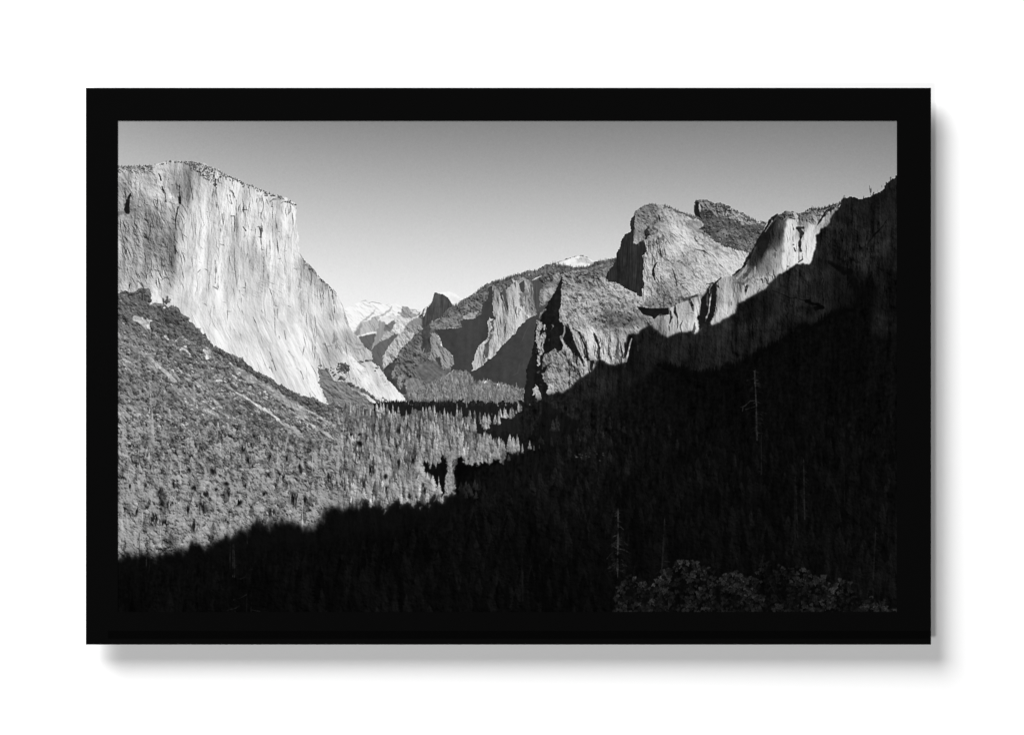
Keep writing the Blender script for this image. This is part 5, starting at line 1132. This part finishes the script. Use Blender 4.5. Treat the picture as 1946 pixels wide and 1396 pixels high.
# gaps: dark hollows seen in the wood
for X0, Y0, S, lst in [
    (220, 840, 7.754, [(205, 45, 8, 3), (760, 255, 4, 5), (560, 375, 7, 2.4), (900, 340, 3, 6), (700, 460, 9, 3), (860, 600, 4, 6), (460, 650, 4, 7), (640, 760, 4.5, 12), (680, 880, 4, 7), (800, 900, 6, 6), (1140, 670, 6, 6), (1280, 750, 12, 5), (1440, 390, 6, 7), (1630, 600, 6, 4), (1670, 740, 5, 8),
                       (1800, 890, 8, 5), (1270, 950, 6, 14), (1060, 1000, 5, 10), (540, 1110, 15, 12), (730, 1180, 8, 8), (1150, 1230, 8, 12), (1620, 1150, 7, 5), (310, 990, 4, 8), (1080, 400, 4, 6), (210, 630, 2.5, 5), (90, 500, 3, 5), (1490, 690, 4, 3)]),
    (440, 820, 7.754, [(380, 80, 6, 5), (820, 390, 7, 7), (1160, 370, 4, 8), (180, 240, 4, 9), (260, 420, 5, 7), (1020, 570, 3.5, 7), (1110, 640, 4, 3), (220, 790, 8, 5), (480, 910, 5, 4), (90, 1040, 7, 6), (930, 960, 8, 12), (990, 1080, 6, 16), (1070, 1000, 5, 8), (600, 1170, 8, 8), (1440, 660, 5, 9),
                       (1500, 760, 3, 9), (1650, 860, 4, 16), (690, 860, 3, 4), (540, 640, 3, 5), (1000, 360, 4, 4), (770, 660, 3, 5), (1860, 350, 3, 6), (990, 490, 3.5, 5), (330, 500, 4, 4)]),
    (640, 740, 8.727, [(370, 860, 6, 4), (400, 910, 4, 4), (340, 1080, 4, 7), (520, 1110, 3, 5), (760, 540, 4, 6), (980, 930, 4, 3), (910, 1130, 6, 10), (1030, 1210, 3, 10), (1250, 1180, 5, 9), (1340, 770, 4, 5), (1390, 660, 3, 9), (1470, 560, 4, 7), (1170, 560, 3, 7), (1030, 680, 3, 7),
                       (1820, 740, 4, 6), (560, 1310, 6, 9), (1220, 1320, 6, 9), (120, 680, 6, 3), (200, 740, 8, 2.4), (370, 750, 5, 3), (1730, 1150, 2, 2), (1300, 1040, 3, 5), (720, 640, 3, 3), (840, 780, 3, 4)]),
    (640, 880, 7.485, [(90, 330, 3, 12), (370, 280, 5, 9), (480, 130, 5, 8), (690, 190, 4, 5), (720, 330, 5, 9), (1050, 120, 4, 7), (880, 210, 4, 5), (1240, 330, 5, 12), (1290, 420, 4, 6)])]:
    for x, y, rx, ry in lst:
        for k in range(3):
            hollow(X0 + x / S + rng.normal(0, rx * .3), Y0 + y / S + rng.normal(0, ry * .3), rx * .75, ry * .75)
# pale dead trunks standing in the wood
for X0, Y0, S, lst in [
    (220, 840, 7.754, [((345, 0), (318, 355), 1.4), ((510, 0), (485, 240), 1.6), ((470, 60), (425, 240), 1.6), ((950, 270), (958, 600), 1.6), ((195, 340), (180, 650), 1.1), ((145, 420), (140, 590), 1.0), ((95, 830), (95, 1240), 1.4), ((390, 1020), (392, 1180), 1), ((580, 1090), (578, 1250), 1.2), ((655, 1120), (655, 1380), 1.2),
                       ((1385, 560), (1390, 710), 1.2), ((1680, 0), (1675, 180), 1.3), ((1540, 0), (1542, 120), 1), ((970, 1150), (1000, 1190), 1.4), ((1020, 40), (1015, 130), .9), ((490, 1060), (490, 1200), 1)]),
    (440, 820, 7.754, [((625, 60), (625, 240), 1.2), ((678, 220), (678, 440), 1.4), ((760, 450), (760, 580), 1.4), ((1190, 350), (1185, 600), 1), ((305, 180), (290, 400), 1.1), ((215, 500), (210, 560), 1), ((730, 640), (740, 740), 1.2), ((620, 500), (615, 680), .9), ((1045, 1060), (1040, 1390), 1.6), ((1570, 800), (1560, 900), 1.2),
                       ((840, 505), (890, 455), 1.2), ((1400, 780), (1450, 890), 1), ((555, 1140), (620, 1330), 1.4), ((1640, 230), (1640, 420), .8)]),
    (640, 880, 7.485, [((520, 30), (500, 240), 1), ((735, 160), (730, 260), 1.3), ((670, 260), (672, 420), 1.1), ((1445, 165), (1450, 340), 1.6), ((1540, 170), (1540, 250), .7), ((660, 540), (680, 660), 3)]),
    (220, 700, 9.305, [((595, 240), (620, 520), 1.4), ((610, 520), (595, 780), 1.2), ((645, 800), (640, 1150), 3), ((775, 620), (770, 800), 1), ((760, 900), (755, 1100), .9), ((1290, 880), (1285, 1000), 1.1), ((1440, 860), (1440, 1000), 1), ((405, 1280), (405, 1390), 1), ((950, 40), (990, 120), 1.4), ((510, 700), (530, 730), 1.4), ((1160, 850), (1160, 930), .9),
                       ((1240, 1170), (1230, 1390), 1), ((85, 870), (60, 930), 1)])]:
    for a, b, w in lst:
        stroke([(X0 + a[0] / S, Y0 + a[1] / S), (X0 + b[0] / S, Y0 + b[1] / S)], w * .7, w * 1.15, 198, .75)
# the two larger snags with drooping twigs, left
for (x0, y0, y1, n) in [(286, 750, 835, 26), (283, 838, 870, 12)]:
    for k in range(n):
        y = y0 + (y1 - y0) * k / n
        for s in (-1, 1):
            L = rng.uniform(2, 8) * (.3 + k / n)
            stroke([(x0 + 2 * k / n, y), (x0 + 2 * k / n + s * L, y + L * .9)], .9, .6, 176, .55)
conifer(289, 860, 84, 15, 156, .8, 1.2)
# big pale column tree by the dark notch
notch = z(780, 740, 6.98, [(180, 950), (230, 965), (260, 1040), (300, 1010), (340, 1060), (400, 900), (440, 880), (475, 960), (490, 1060), (450, 1200), (450, 1400), (405, 1396), (400, 1330), (370, 1290), (310, 1200), (260, 1130), (200, 1100)])
put(poly(notch, TREEJAG, .7), 14 + TR * 2)
for xa, ya, h_, w_ in [(841, 895, 32, 9), (812, 892, 18, 7), (822, 890, 14, 6), (831, 893, 16, 7), (806, 885, 12, 6)]:
    conifer(xa, ya, h_, w_, 15, .5)
for xa, ya, h_, w_, v_ in [(822, 938, 36, 18, 178), (834, 942, 26, 13, 165), (812, 930, 34, 14, 150), (801, 922, 40, 14, 160), (816, 884, 16, 5, 120), (827, 884, 14, 5, 130), (835, 880, 18, 6, 140)]:
    conifer(xa, ya, h_, w_, v_, 1.2)
notch2 = z(780, 740, 6.98, [(640, 900), (680, 880), (720, 1000), (760, 960), (800, 1000), (870, 900), (900, 1000), (940, 930), (1000, 1000), (1100, 960), (1230, 950), (1300, 1400), (580, 1400), (600, 1200), (570, 1100), (600, 1000)])
put(poly(notch2, (J1 * 1.6, TREEJAG[1]), .6), 10 + TR)
for k in range(70):
    y = 856 + k * 1.2
    for s in (-1, 1):
        L = rng.uniform(3, 12)
        stroke([(858, y), (858 + s * L, y + L * .45)], 1.4, .8, rng.uniform(120, 190), .6)
stroke(z(780, 740, 6.98, [(370, 1135), (375, 1290)]), 1.4, 1.8, 175, .9)

# --------------------------------------------------------------- the great cast shadow in the valley
lit = poly(litpoly, (JA * 1.2 + J1 * .6, TREEJAG[1] * 1.7), .8)
litb = blur(lit, 3.2)
lw = sst(800, 600, XX)
TN = fnoise(81, 3.0, 7.0, 1.4)
soft_ = sst(.10, .92, blur(lit, 10) + .045 * TN)
lit = np.clip((.45 * lit + .55 * litb) * (1 - lw) + soft_ * lw, 0, 1)
lit = np.clip(lit + .12 * TN * lit * (1 - lit) * 4, 0, 1)
pocket = poly([(902, 765), (1030, 765), (1030, 900), (962, 880), (934, 860), (934, 815), (906, 818)], TREEJAG, .5)
S = 1 - lit
S = np.where(YY > 772, S, 0)
S = np.where((XX > 985) & (YY > 700), np.maximum(S, 0), S)
TD = 1.32 * field([(300, 1100, 9), (500, 1060, 9), (700, 1020, 7), (800, 1080, 8), (900, 980, 10), (900, 900, 12), (1000, 900, 14), (1000, 800, 20), (1060, 780, 26), (1060, 860, 15), (1120, 800, 20), (1120, 870, 16), (1200, 800, 12), (1300, 800, 11), (1300, 740, 9), (1400, 760, 8), (1500, 700, 9),
            (1600, 680, 8), (1690, 700, 10), (1500, 900, 9), (1600, 900, 10), (1690, 1000, 11), (1400, 950, 10), (1200, 950, 9), (1000, 1050, 8), (1300, 1050, 9), (1100, 1130, 7), (500, 1150, 6), (240, 1140, 6)])
forestdark = TD * .85 * (1 + .16 * TR + .16 * B1 + .10 * V4)
below = poly([(985, 790), (1000, 762), (1040, 752), (1070, 748), (1100, 756), (1140, 762), (1180, 752), (1240, 700), (1256, 682), (1277, 694), (1300, 699), (1326, 709), (1347, 703), (1369, 701), (1380, 684), (1396, 694), (1407, 686), (1423, 675), (1440, 662), (1470, 650), (1489, 636), (1506, 642),
              (1513, 614), (1532, 609), (1538, 620), (1568, 597), (1592, 583), (1620, 582), (1640, 545), (1655, 560), (1657, 633), (1680, 640), (1720, 650), (1720, 1200), (200, 1200), (200, 1100), (500, 1045), (600, 1030), (760, 1000), (870, 970), (880, 900), (985, 870)], TREEJAG, 1.5)
below = np.where((XX > 1000) & (YY < 800), blur(below, 4), below)
below = np.where(XX < 900, blur(below, 10) * np.clip(S, 0, 1), below)
put(np.clip(S, 0, 1), 5 + C * .05)
put(below, forestdark)
treeline([(1250, 692), (1277, 698), (1300, 703), (1326, 712), (1347, 706), (1369, 705), (1380, 690), (1396, 700), (1407, 692), (1423, 680), (1440, 668), (1470, 656), (1489, 642), (1506, 646), (1513, 622), (1532, 615), (1538, 624), (1568, 603), (1592, 590), (1620, 588), (1640, 560)], 5, 17, 8, 8, .6, .5)
S2 = poly([(868, 935), (868, 891), (874, 868), (886, 885), (923, 881), (956, 877), (962, 862), (1016, 856), (1030, 760), (1100, 800), (1100, 960)], TREEJAG, 1.2)
put(S2 * .9, np.minimum(C, 17 + TR * 2))
# lit clumps that stick out of the shadow
for xa, ya, h, w, v in [(918, 803, 15, 6, 165), (922, 818, 20, 7, 170), (913, 806, 9, 5, 140), (927, 806, 12, 3.4, 150), (941, 804, 11, 4.4, 140), (946, 808, 7, 3.4, 90), (901, 787, 8, 3, 110), (886, 775, 10, 3, 110), (868, 777, 12, 3.6, 110), (960, 771, 6, 3, 120),
                        (952, 794, 10, 5, 165), (958, 795, 12, 6, 185), (964, 793, 8, 5, 160), (970, 796, 11, 5, 140), (980, 786, 7, 4, 130), (985, 783, 6, 4, 150), (990, 780, 5, 3, 130), (1006, 770, 4, 3, 110), (934, 788, 4, 2.4, 80),
                        (966, 858, 29, 8, 140), (975, 861, 32, 10, 160), (984, 860, 30, 7.5, 165), (992, 862, 20, 5, 130), (971, 862, 14, 8, 120), (1006, 855, 19, 7, 140), (1014, 856, 10, 2.6, 95), (1024, 853, 9, 2.4, 40), (1031, 845, 12, 5, 34), (966, 876, 14, 7, 55), (955, 872, 14, 6, 90)]:
    conifer(xa, ya, h, w, v, 1.2)
for _ in range(14):
    x = rng.uniform(868, 912); conifer(x, rng.uniform(925, 950), rng.uniform(14, 22), rng.uniform(7, 11), rng.uniform(20, 46), .8)
# clearing with pale rocks
for _ in range(34):
    x = rng.uniform(1090, 1146); y = 866 + rng.normal(0, 3.4)
    stroke([(x, y), (x + rng.uniform(1, 4), y + rng.uniform(-.6, .8))], 1.8, 1, rng.uniform(55, 110), .7)

# dark foreground wood: dim crowns, faintly drawn
fw = []
for _ in range(2300):
    x = rng.uniform(222, 1706); y = rng.uniform(800, 1200)
    if S[min(PH - 1, max(0, int(y - 30 - 60 * max(0, (y - 800) / 360)) - PY)), min(PW - 1, max(0, int(x) - PX))] < .9 and x < 1020 or x > 985 and y < 800:
        continue
    hh_ = 26 + 75 * (y - 800) / 360
    if x < 900 and y - hh_ < np.interp(x, [224, 330, 440, 500, 606, 720, 800, 870, 900], [1074, 1056, 1028, 1010, 1004, 972, 966, 950, 900]) + 6:
        continue
    fw.append((y, x))
fw.sort()
for y, x in fw:
    f = (y - 800) / 360
    h = 20 + 46 * max(0, f); w = 9 + 21 * max(0, f)
    b = float(TD[min(PH - 1, int(y) - PY - 8 if y < 1160 else PH - 1), min(PW - 1, max(0, int(x) - PX))])
    conifer(x, y + h * .2, h * rng.uniform(.6, 1.3), w * rng.uniform(.7, 1.2), b * rng.uniform(.55, 1.35), 2.2, .8)
# faint snags in the shade
for X0, Y0, S_, lst in [
    (220, 980, 6.487, [([(380, 490), (372, 690)], 1.4, 44), ([(420, 550), (408, 700)], 1.2, 26), ([(1412, 280), (1405, 640)], 1.2, 40), ([(1445, 340), (1440, 740)], 1.4, 44), ([(1480, 760), (1540, 768), (1640, 720)], 1, 34), ([(1450, 1025), (1540, 1000), (1610, 960)], 1, 36), ([(1370, 1155), (1480, 1125), (1580, 1060)], 1, 34),
                       ([(1680, 1150), (1800, 1170)], 1, 36), ([(1610, 1180), (1615, 1000)], 1.2, 26), ([(1665, 1180), (1670, 1050)], 1.2, 30), ([(1620, 210), (1620, 330)], 1.2, 34), ([(545, 740), (545, 880)], 1, 24), ([(885, 660), (885, 760)], 1, 24), ([(1640, 660), (1740, 630)], .8, 26), ([(288, 200), (288, 480)], 1.2, 14)]),
    (1240, 630, 9.305, [([(1790, 690), (1800, 900), (1815, 1200), (1840, 1330)], 1.4, 62), ([(1700, 665), (1790, 695), (1850, 650)], 1, 52), ([(1780, 640), (1850, 620)], 1, 44), ([(1660, 860), (1790, 820)], 1, 46), ([(1550, 1330), (1620, 1310), (1720, 1220), (1810, 1215)], 1.2, 50), ([(1640, 1370), (1830, 1310)], 1.2, 46),
                       ([(1580, 1396), (1590, 1330)], 1.4, 46), ([(1790, 715), (1870, 715)], .8, 44), ([(1700, 1050), (1800, 1040)], .8, 32)]),
    (1140, 1020, 6.487, [([(215, 0), (215, 120), (200, 280), (205, 460)], 1.4, 52), ([(235, 20), (290, 50), (335, 95)], 1, 44), ([(135, 130), (150, 100), (210, 130)], 1.2, 50), ([(190, 165), (130, 200), (80, 260)], 1, 42), ([(235, 140), (300, 150), (400, 215)], 1, 48), ([(215, 165), (280, 265)], 1.2, 46), ([(230, 240), (285, 295)], 1, 46),
                         ([(270, 240), (370, 272)], 1.2, 54), ([(180, 345), (90, 378)], .9, 40), ([(180, 380), (140, 405)], .9, 36), ([(240, 80), (340, 80)], .8, 34), ([(165, 440), (165, 490)], .8, 34), ([(795, 0), (780, 150), (765, 380)], 1.6, 30), ([(785, 290), (855, 298)], 1, 40)])]:
    for p, w, v in lst:
        stroke([(X0 + a[0] / S_, Y0 + a[1] / S_) for a in p], w, w * .8, v, .8)
for (x, y0, y1, v) in [(1173, 965, 1030, 52), (1526, 872, 920, 30), (1509, 910, 1020, 28), (1603, 880, 960, 22), (1262, 980, 1040, 30), (1435, 780, 830, 40), (1445, 830, 900, 24), (1600, 1000, 1100, 18), (1074, 1010, 1050, 24), (992, 1060, 1140, 26)]:
    stroke([(x, y0), (x + 1, y1)], 1, 1.6, v, .8)
    for k in range(int((y1 - y0) / 5)):
        yy = y0 + 4 + k * 5
        for s in (-1, 1):
            L = rng.uniform(3, 12)
            stroke([(x, yy), (x + s * L, yy + rng.uniform(-2, 5))], .8, .6, v * .75, .55)
def snag(x, y0, y1, v, L, lean=0.0):
    n = int((y1 - y0) / 3.2)
    stroke([(x, y0), (x + lean * .5, (y0 + y1) / 2), (x + lean, y1)], .9, 2.3, v, .95)
    for k in range(n):
        f = (k + 1) / n
        yy = y0 + 2 + f * (y1 - y0) * .93
        for sd in (-1, 1):
            if rng.random() < .3:
                continue
            l = L * (.25 + .75 * f) * rng.uniform(.35, 1.1)
            xb = x + lean * f
            p = [(xb, yy), (xb + sd * l * .5, yy + rng.uniform(-1, 2)), (xb + sd * l, yy + l * rng.uniform(.1, .55))]
            stroke(p, 1.1, .7, v * rng.uniform(.6, .95), .7)
            if l > 9:
                stroke([p[1], (p[1][0] + sd * l * .25, p[1][1] + l * .35)], .9, .6, v * .6, .6)


snag(1434, 700, 835, 46, 26, 4)
snag(1174, 965, 1098, 62, 24, -1)
snag(1262, 985, 1090, 34, 14, -6)
snag(1526, 872, 985, 38, 16, 2)
snag(1510, 905, 1020, 30, 12, 5)
snag(1446, 826, 900, 30, 12, 0)
snag(1664, 985, 1100, 32, 22, -6)
snag(445, 1032, 1095, 36, 6, 0)
# snags on the right skyline
strokes(1560, 320, 10.74, [([(975, 350), (990, 430), (1000, 550)], 1, 2.2, 60, .75), ([(1018, 400), (1008, 500)], .8, 1.4, 70, .7), ([(1225, 350), (1232, 410)], 1.2, 1.4, 95, .7), ([(1143, 440), (1143, 480)], .8, 1, 90, .6), ([(1320, 295), (1330, 350)], 1.4, 3, 35, .9), ([(1410, 190), (1405, 250)], 2.6, 2.2, 60, .8),
                           ([(860, 570), (860, 610)], 3, 3, 28, .9), ([(1065, 495), (1050, 530)], 1.6, 2.4, 30, .9), ([(465, 560), (450, 600)], 3, 2, 90, .5), ([(345, 680), (350, 710)], 1.4, 2, 70, .6), ([(165, 745), (200, 770)], 1.4, 2, 60, .6),
                           ([(385, 740), (350, 790)], 2.4, 2.6, 215, .85), ([(180, 880), (150, 930)], 1.4, 1.2, 190, .8), ([(120, 870), (90, 930)], 1.2, 1.2, 130, .7)])

# --------------------------------------------------------------- leafy shrub along the lower right edge
def leaf(x, y, L, w, ang, v):
    c, s = math.cos(ang), math.sin(ang)
    c0 = max(0, int(x - L - 2 - PX)); c1 = min(PW, int(x + L + 3 - PX))
    r0 = max(0, int(y - L - 2 - PY)); r1 = min(PH, int(y + L + 3 - PY))
    if c1 <= c0 or r1 <= r0:
        return
    X = XX[r0:r1, c0:c1] - x
    Y = YY[r0:r1, c0:c1] - y
    a = (X * c + Y * s) / (L / 2)
    b = (-X * s + Y * c) / (w / 2)
    m = np.clip((1 - a * a - b * b) * 2, 0, 1)
    vv = v * (1 - .25 * b) + 2 * J1[r0:r1, c0:c1]
    C[r0:r1, c0:c1] = C[r0:r1, c0:c1] * (1 - m) + vv * m


crest = z(1140, 1020, 6.487, [(170, 620), (240, 580), (330, 440), (360, 395), (420, 460), (440, 540), (540, 540), (600, 600), (660, 540), (740, 400), (820, 370), (900, 350), (960, 270), (1120, 280), (1270, 310), (1400, 380), (1480, 470), (1560, 420), (1700, 410), (1760, 470), (1800, 500), (1900, 440)]) + \
    z(1400, 1020, 6.081, [(60, 400), (120, 440), (200, 410), (280, 300), (320, 215), (420, 250), (500, 300), (560, 350), (680, 320), (820, 380), (880, 450), (960, 430), (1010, 415), (1060, 520), (1120, 560), (1200, 455), (1300, 480), (1320, 600), (1380, 670), (1440, 740), (1540, 665), (1620, 760), (1690, 690), (1750, 830), (1850, 805)])
put(poly(crest + [(1704, 1175), (1160, 1175)], (J1 * 1.5, TREEJAG[1]), .8), 8 + 1.5 * TR)
lv = []
for _ in range(1700):
    x = rng.uniform(1168, 1704)
    t = along(crest, x)
    y = t + 4 + (1168 - t) * rng.random() ** 1.05
    lv.append((y + rng.uniform(-16, 8), y, x, t))
lv.sort()
for _, y, x, t in lv:
    d = np.clip((y - t) / 60, 0, 1)
    v = rng.uniform(24, 46) * (1 - .40 * d) if rng.random() < .72 else rng.uniform(11, 20)
    v *= 1 + .3 * float(np.clip(R8[min(PH - 1, int(y) - PY), min(PW - 1, int(x) - PX)], -1.5, 1.5))
    g = rng.uniform(4.5, 7.5)
    tilt = rng.normal(0, .45)
    for k in range(6):
        f = (k - 2.5) / 2.5
        a = -math.pi / 2 + tilt + f * .75
        leaf(x + math.cos(a) * g * .55, y + math.sin(a) * g * .5, g, g * rng.uniform(.28, .44), a + rng.normal(0, .3), v * rng.uniform(.78, 1.16))
    leaf(x, y, g * .8, g * .4, -math.pi / 2 + tilt, v * 1.12)
strokes(1400, 1020, 6.081, [([(380, 530), (460, 690), (500, 740)], 2, 1.4, 30, .6), ([(470, 560), (490, 700)], 1.6, 1.4, 5, .7), ([(490, 770), (545, 850)], 1.4, 1.2, 40, .7), ([(1630, 720), (1670, 830)], 2, 2, 36, .7)])

C = C + .75 * (C - blur(C, 1.1)) * sst(8, 40, C)
C = np.clip(C, 2, 254)
PRINT = C


# ---------------------------------------------------------------------------
# OBJECTS
# ---------------------------------------------------------------------------
# the wall: one large white painted sheet
wall_mat = matte("white_wall_paint", WALL, 0.9, 0.0, 60.0, 0.006)
wall = mesh_obj("wall", [(-9, 0, -6), (9, 0, -6), (9, 0, 6), (-9, 0, 6)], [(0, 1, 2, 3)], wall_mat)
wall["kind"] = "structure"
wall["label"] = "plain white wall behind the black bordered picture"
wall["category"] = "wall"

# the framed print
X0, Z1 = px(163.2, 167.3)
X1, Z0 = px(1769.3, 1223.9)
OX0, OZ1 = px(224.0, 229.8)
OX1, OZ0 = px(1704.4, 1162.0)
THICK = 0.008
RIM = 0.0012             # the black border stands this much proud of the print

root = bpy.data.objects.new("framed_print", None)
scene.collection.objects.link(root)
root.location = ((X0 + X1) / 2, 0, Z0)
root["label"] = "black and white mountain valley photograph in a wide black border, hung on white wall"
root["category"] = "framed print"

black = matte("satin_black_border", 0.00335 / GAIN * 1.0, 0.6, 0.0, 500.0, 0.05)
dark = matte("black_backing", 0.004, 0.8)
shade_strip_mat = matte("deeper_black_shade_strip", 0.0021 / GAIN, 0.8, 0, 300, 0.1)  # deeper black, a shadow band put into the colour


def rel(verts):
    r = root.location
    return [(x - r.x, y - r.y, z - r.z) for x, y, z in verts]


# border: a flat frame with a rectangular window, real thickness
gx0, gz1 = px(205, 1197.5)
gx1, gz0 = px(1766, 1212)
yf, yb = FRONT, FRONT + THICK
o4 = [(X0, Z0), (X1, Z0), (X1, Z1), (X0, Z1)]
i4 = [(OX0, OZ0), (OX1, OZ0), (OX1, OZ1), (OX0, OZ1)]
v = [(x, yf, z) for x, z in o4] + [(x, yf, z) for x, z in i4] + [(x, yb, z) for x, z in o4] + [(x, yb, z) for x, z in i4]
f = []
for i in range(4):
    j = (i + 1) % 4
    f += [(i, j, 4 + j, 4 + i), (8 + j, 8 + i, 12 + i, 12 + j), (j, i, 8 + i, 8 + j), (4 + i, 4 + j, 12 + j, 12 + i)]
border = mesh_obj("border", rel(v), f, black, root)
border["label"] = "wide plain black border round the picture"
# thin strip, coloured darker to stand for a shadow band on the lower border
gv, gf = box(gx0, gx1, yf - 0.0003, yf + 0.002, gz0, gz1)
mesh_obj("lower_shade_strip", rel(gv), gf, shade_strip_mat, root, 0.0002)["label"] = "thin darker strip standing for a shadow along the lower border"

# backing board, a little smaller than the border and behind the print
bv, bf = box(X0 + 0.004, X1 - 0.004, yb + 0.0005, yb + 0.004, Z0 + 0.004, Z1 - 0.004)
mesh_obj("backing_board", rel(bv), bf, dark, root)
# float mount that holds the panel off the wall, hidden behind it
mv, mf = box(X0 + 0.42, X1 - 0.42, yb + 0.0045, -0.0005, Z0 + 0.30, Z1 - 0.30)
mesh_obj("wall_mount", rel(mv), mf, dark, root)

# the photographic print itself, as an image painted by the code above
H, W = PRINT.shape
img = bpy.data.images.new("valley_photograph", W, H, alpha=False, float_buffer=False)
img.colorspace_settings.name = 'sRGB'
buf = np.ones((H, W, 4), np.float32)
buf[:, :, :3] = (PRINT[::-1] / 255.0)[:, :, None]
img.pixels.foreach_set(buf.ravel())
img.update()
img.pack()

pm = bpy.data.materials.new("photographic_paper")
pm.use_nodes = True
nt = pm.node_tree
b = nt.nodes["Principled BSDF"]
b.inputs["Roughness"].default_value = 0.6
b.inputs["Specular IOR Level"].default_value = 0.0
uv = nt.nodes.new("ShaderNodeUVMap")
uv.uv_map = "UVMap"
t = nt.nodes.new("ShaderNodeTexImage")
t.image = img
t.extension = 'EXTEND'
mul = nt.nodes.new("ShaderNodeVectorMath")
mul.operation = 'SCALE'
mul.inputs["Scale"].default_value = 1.0 / GAIN
nt.links.new(uv.outputs["UV"], t.inputs["Vector"])
nt.links.new(t.outputs["Color"], mul.inputs[0])
nt.links.new(mul.outputs["Vector"], b.inputs["Base Color"])
e = 0.0006
yp = yf + RIM
pv = [(OX0 - e, yp, OZ0 - e), (OX1 + e, yp, OZ0 - e), (OX1 + e, yp, OZ1 + e), (OX0 - e, yp, OZ1 + e)]
yq = yb + 0.0002
pv += [(x, yq, zz) for x, _, zz in pv]
pr = mesh_obj("print", rel(pv), [(0, 1, 2, 3), (7, 6, 5, 4), (1, 0, 4, 5), (2, 1, 5, 6), (3, 2, 6, 7), (0, 3, 7, 4)], pm, root)
pr["label"] = "black and white photograph of granite cliffs, far snowy peaks and a dark forest valley"
lay = pr.data.uv_layers.new(name="UVMap")
uvs = [(0, 0), (1, 0), (1, 1), (0, 1)]
for poly_ in pr.data.polygons:
    for li in poly_.loop_indices:
        lay.data[li].uv = uvs[pr.data.loops[li].vertex_index % 4]
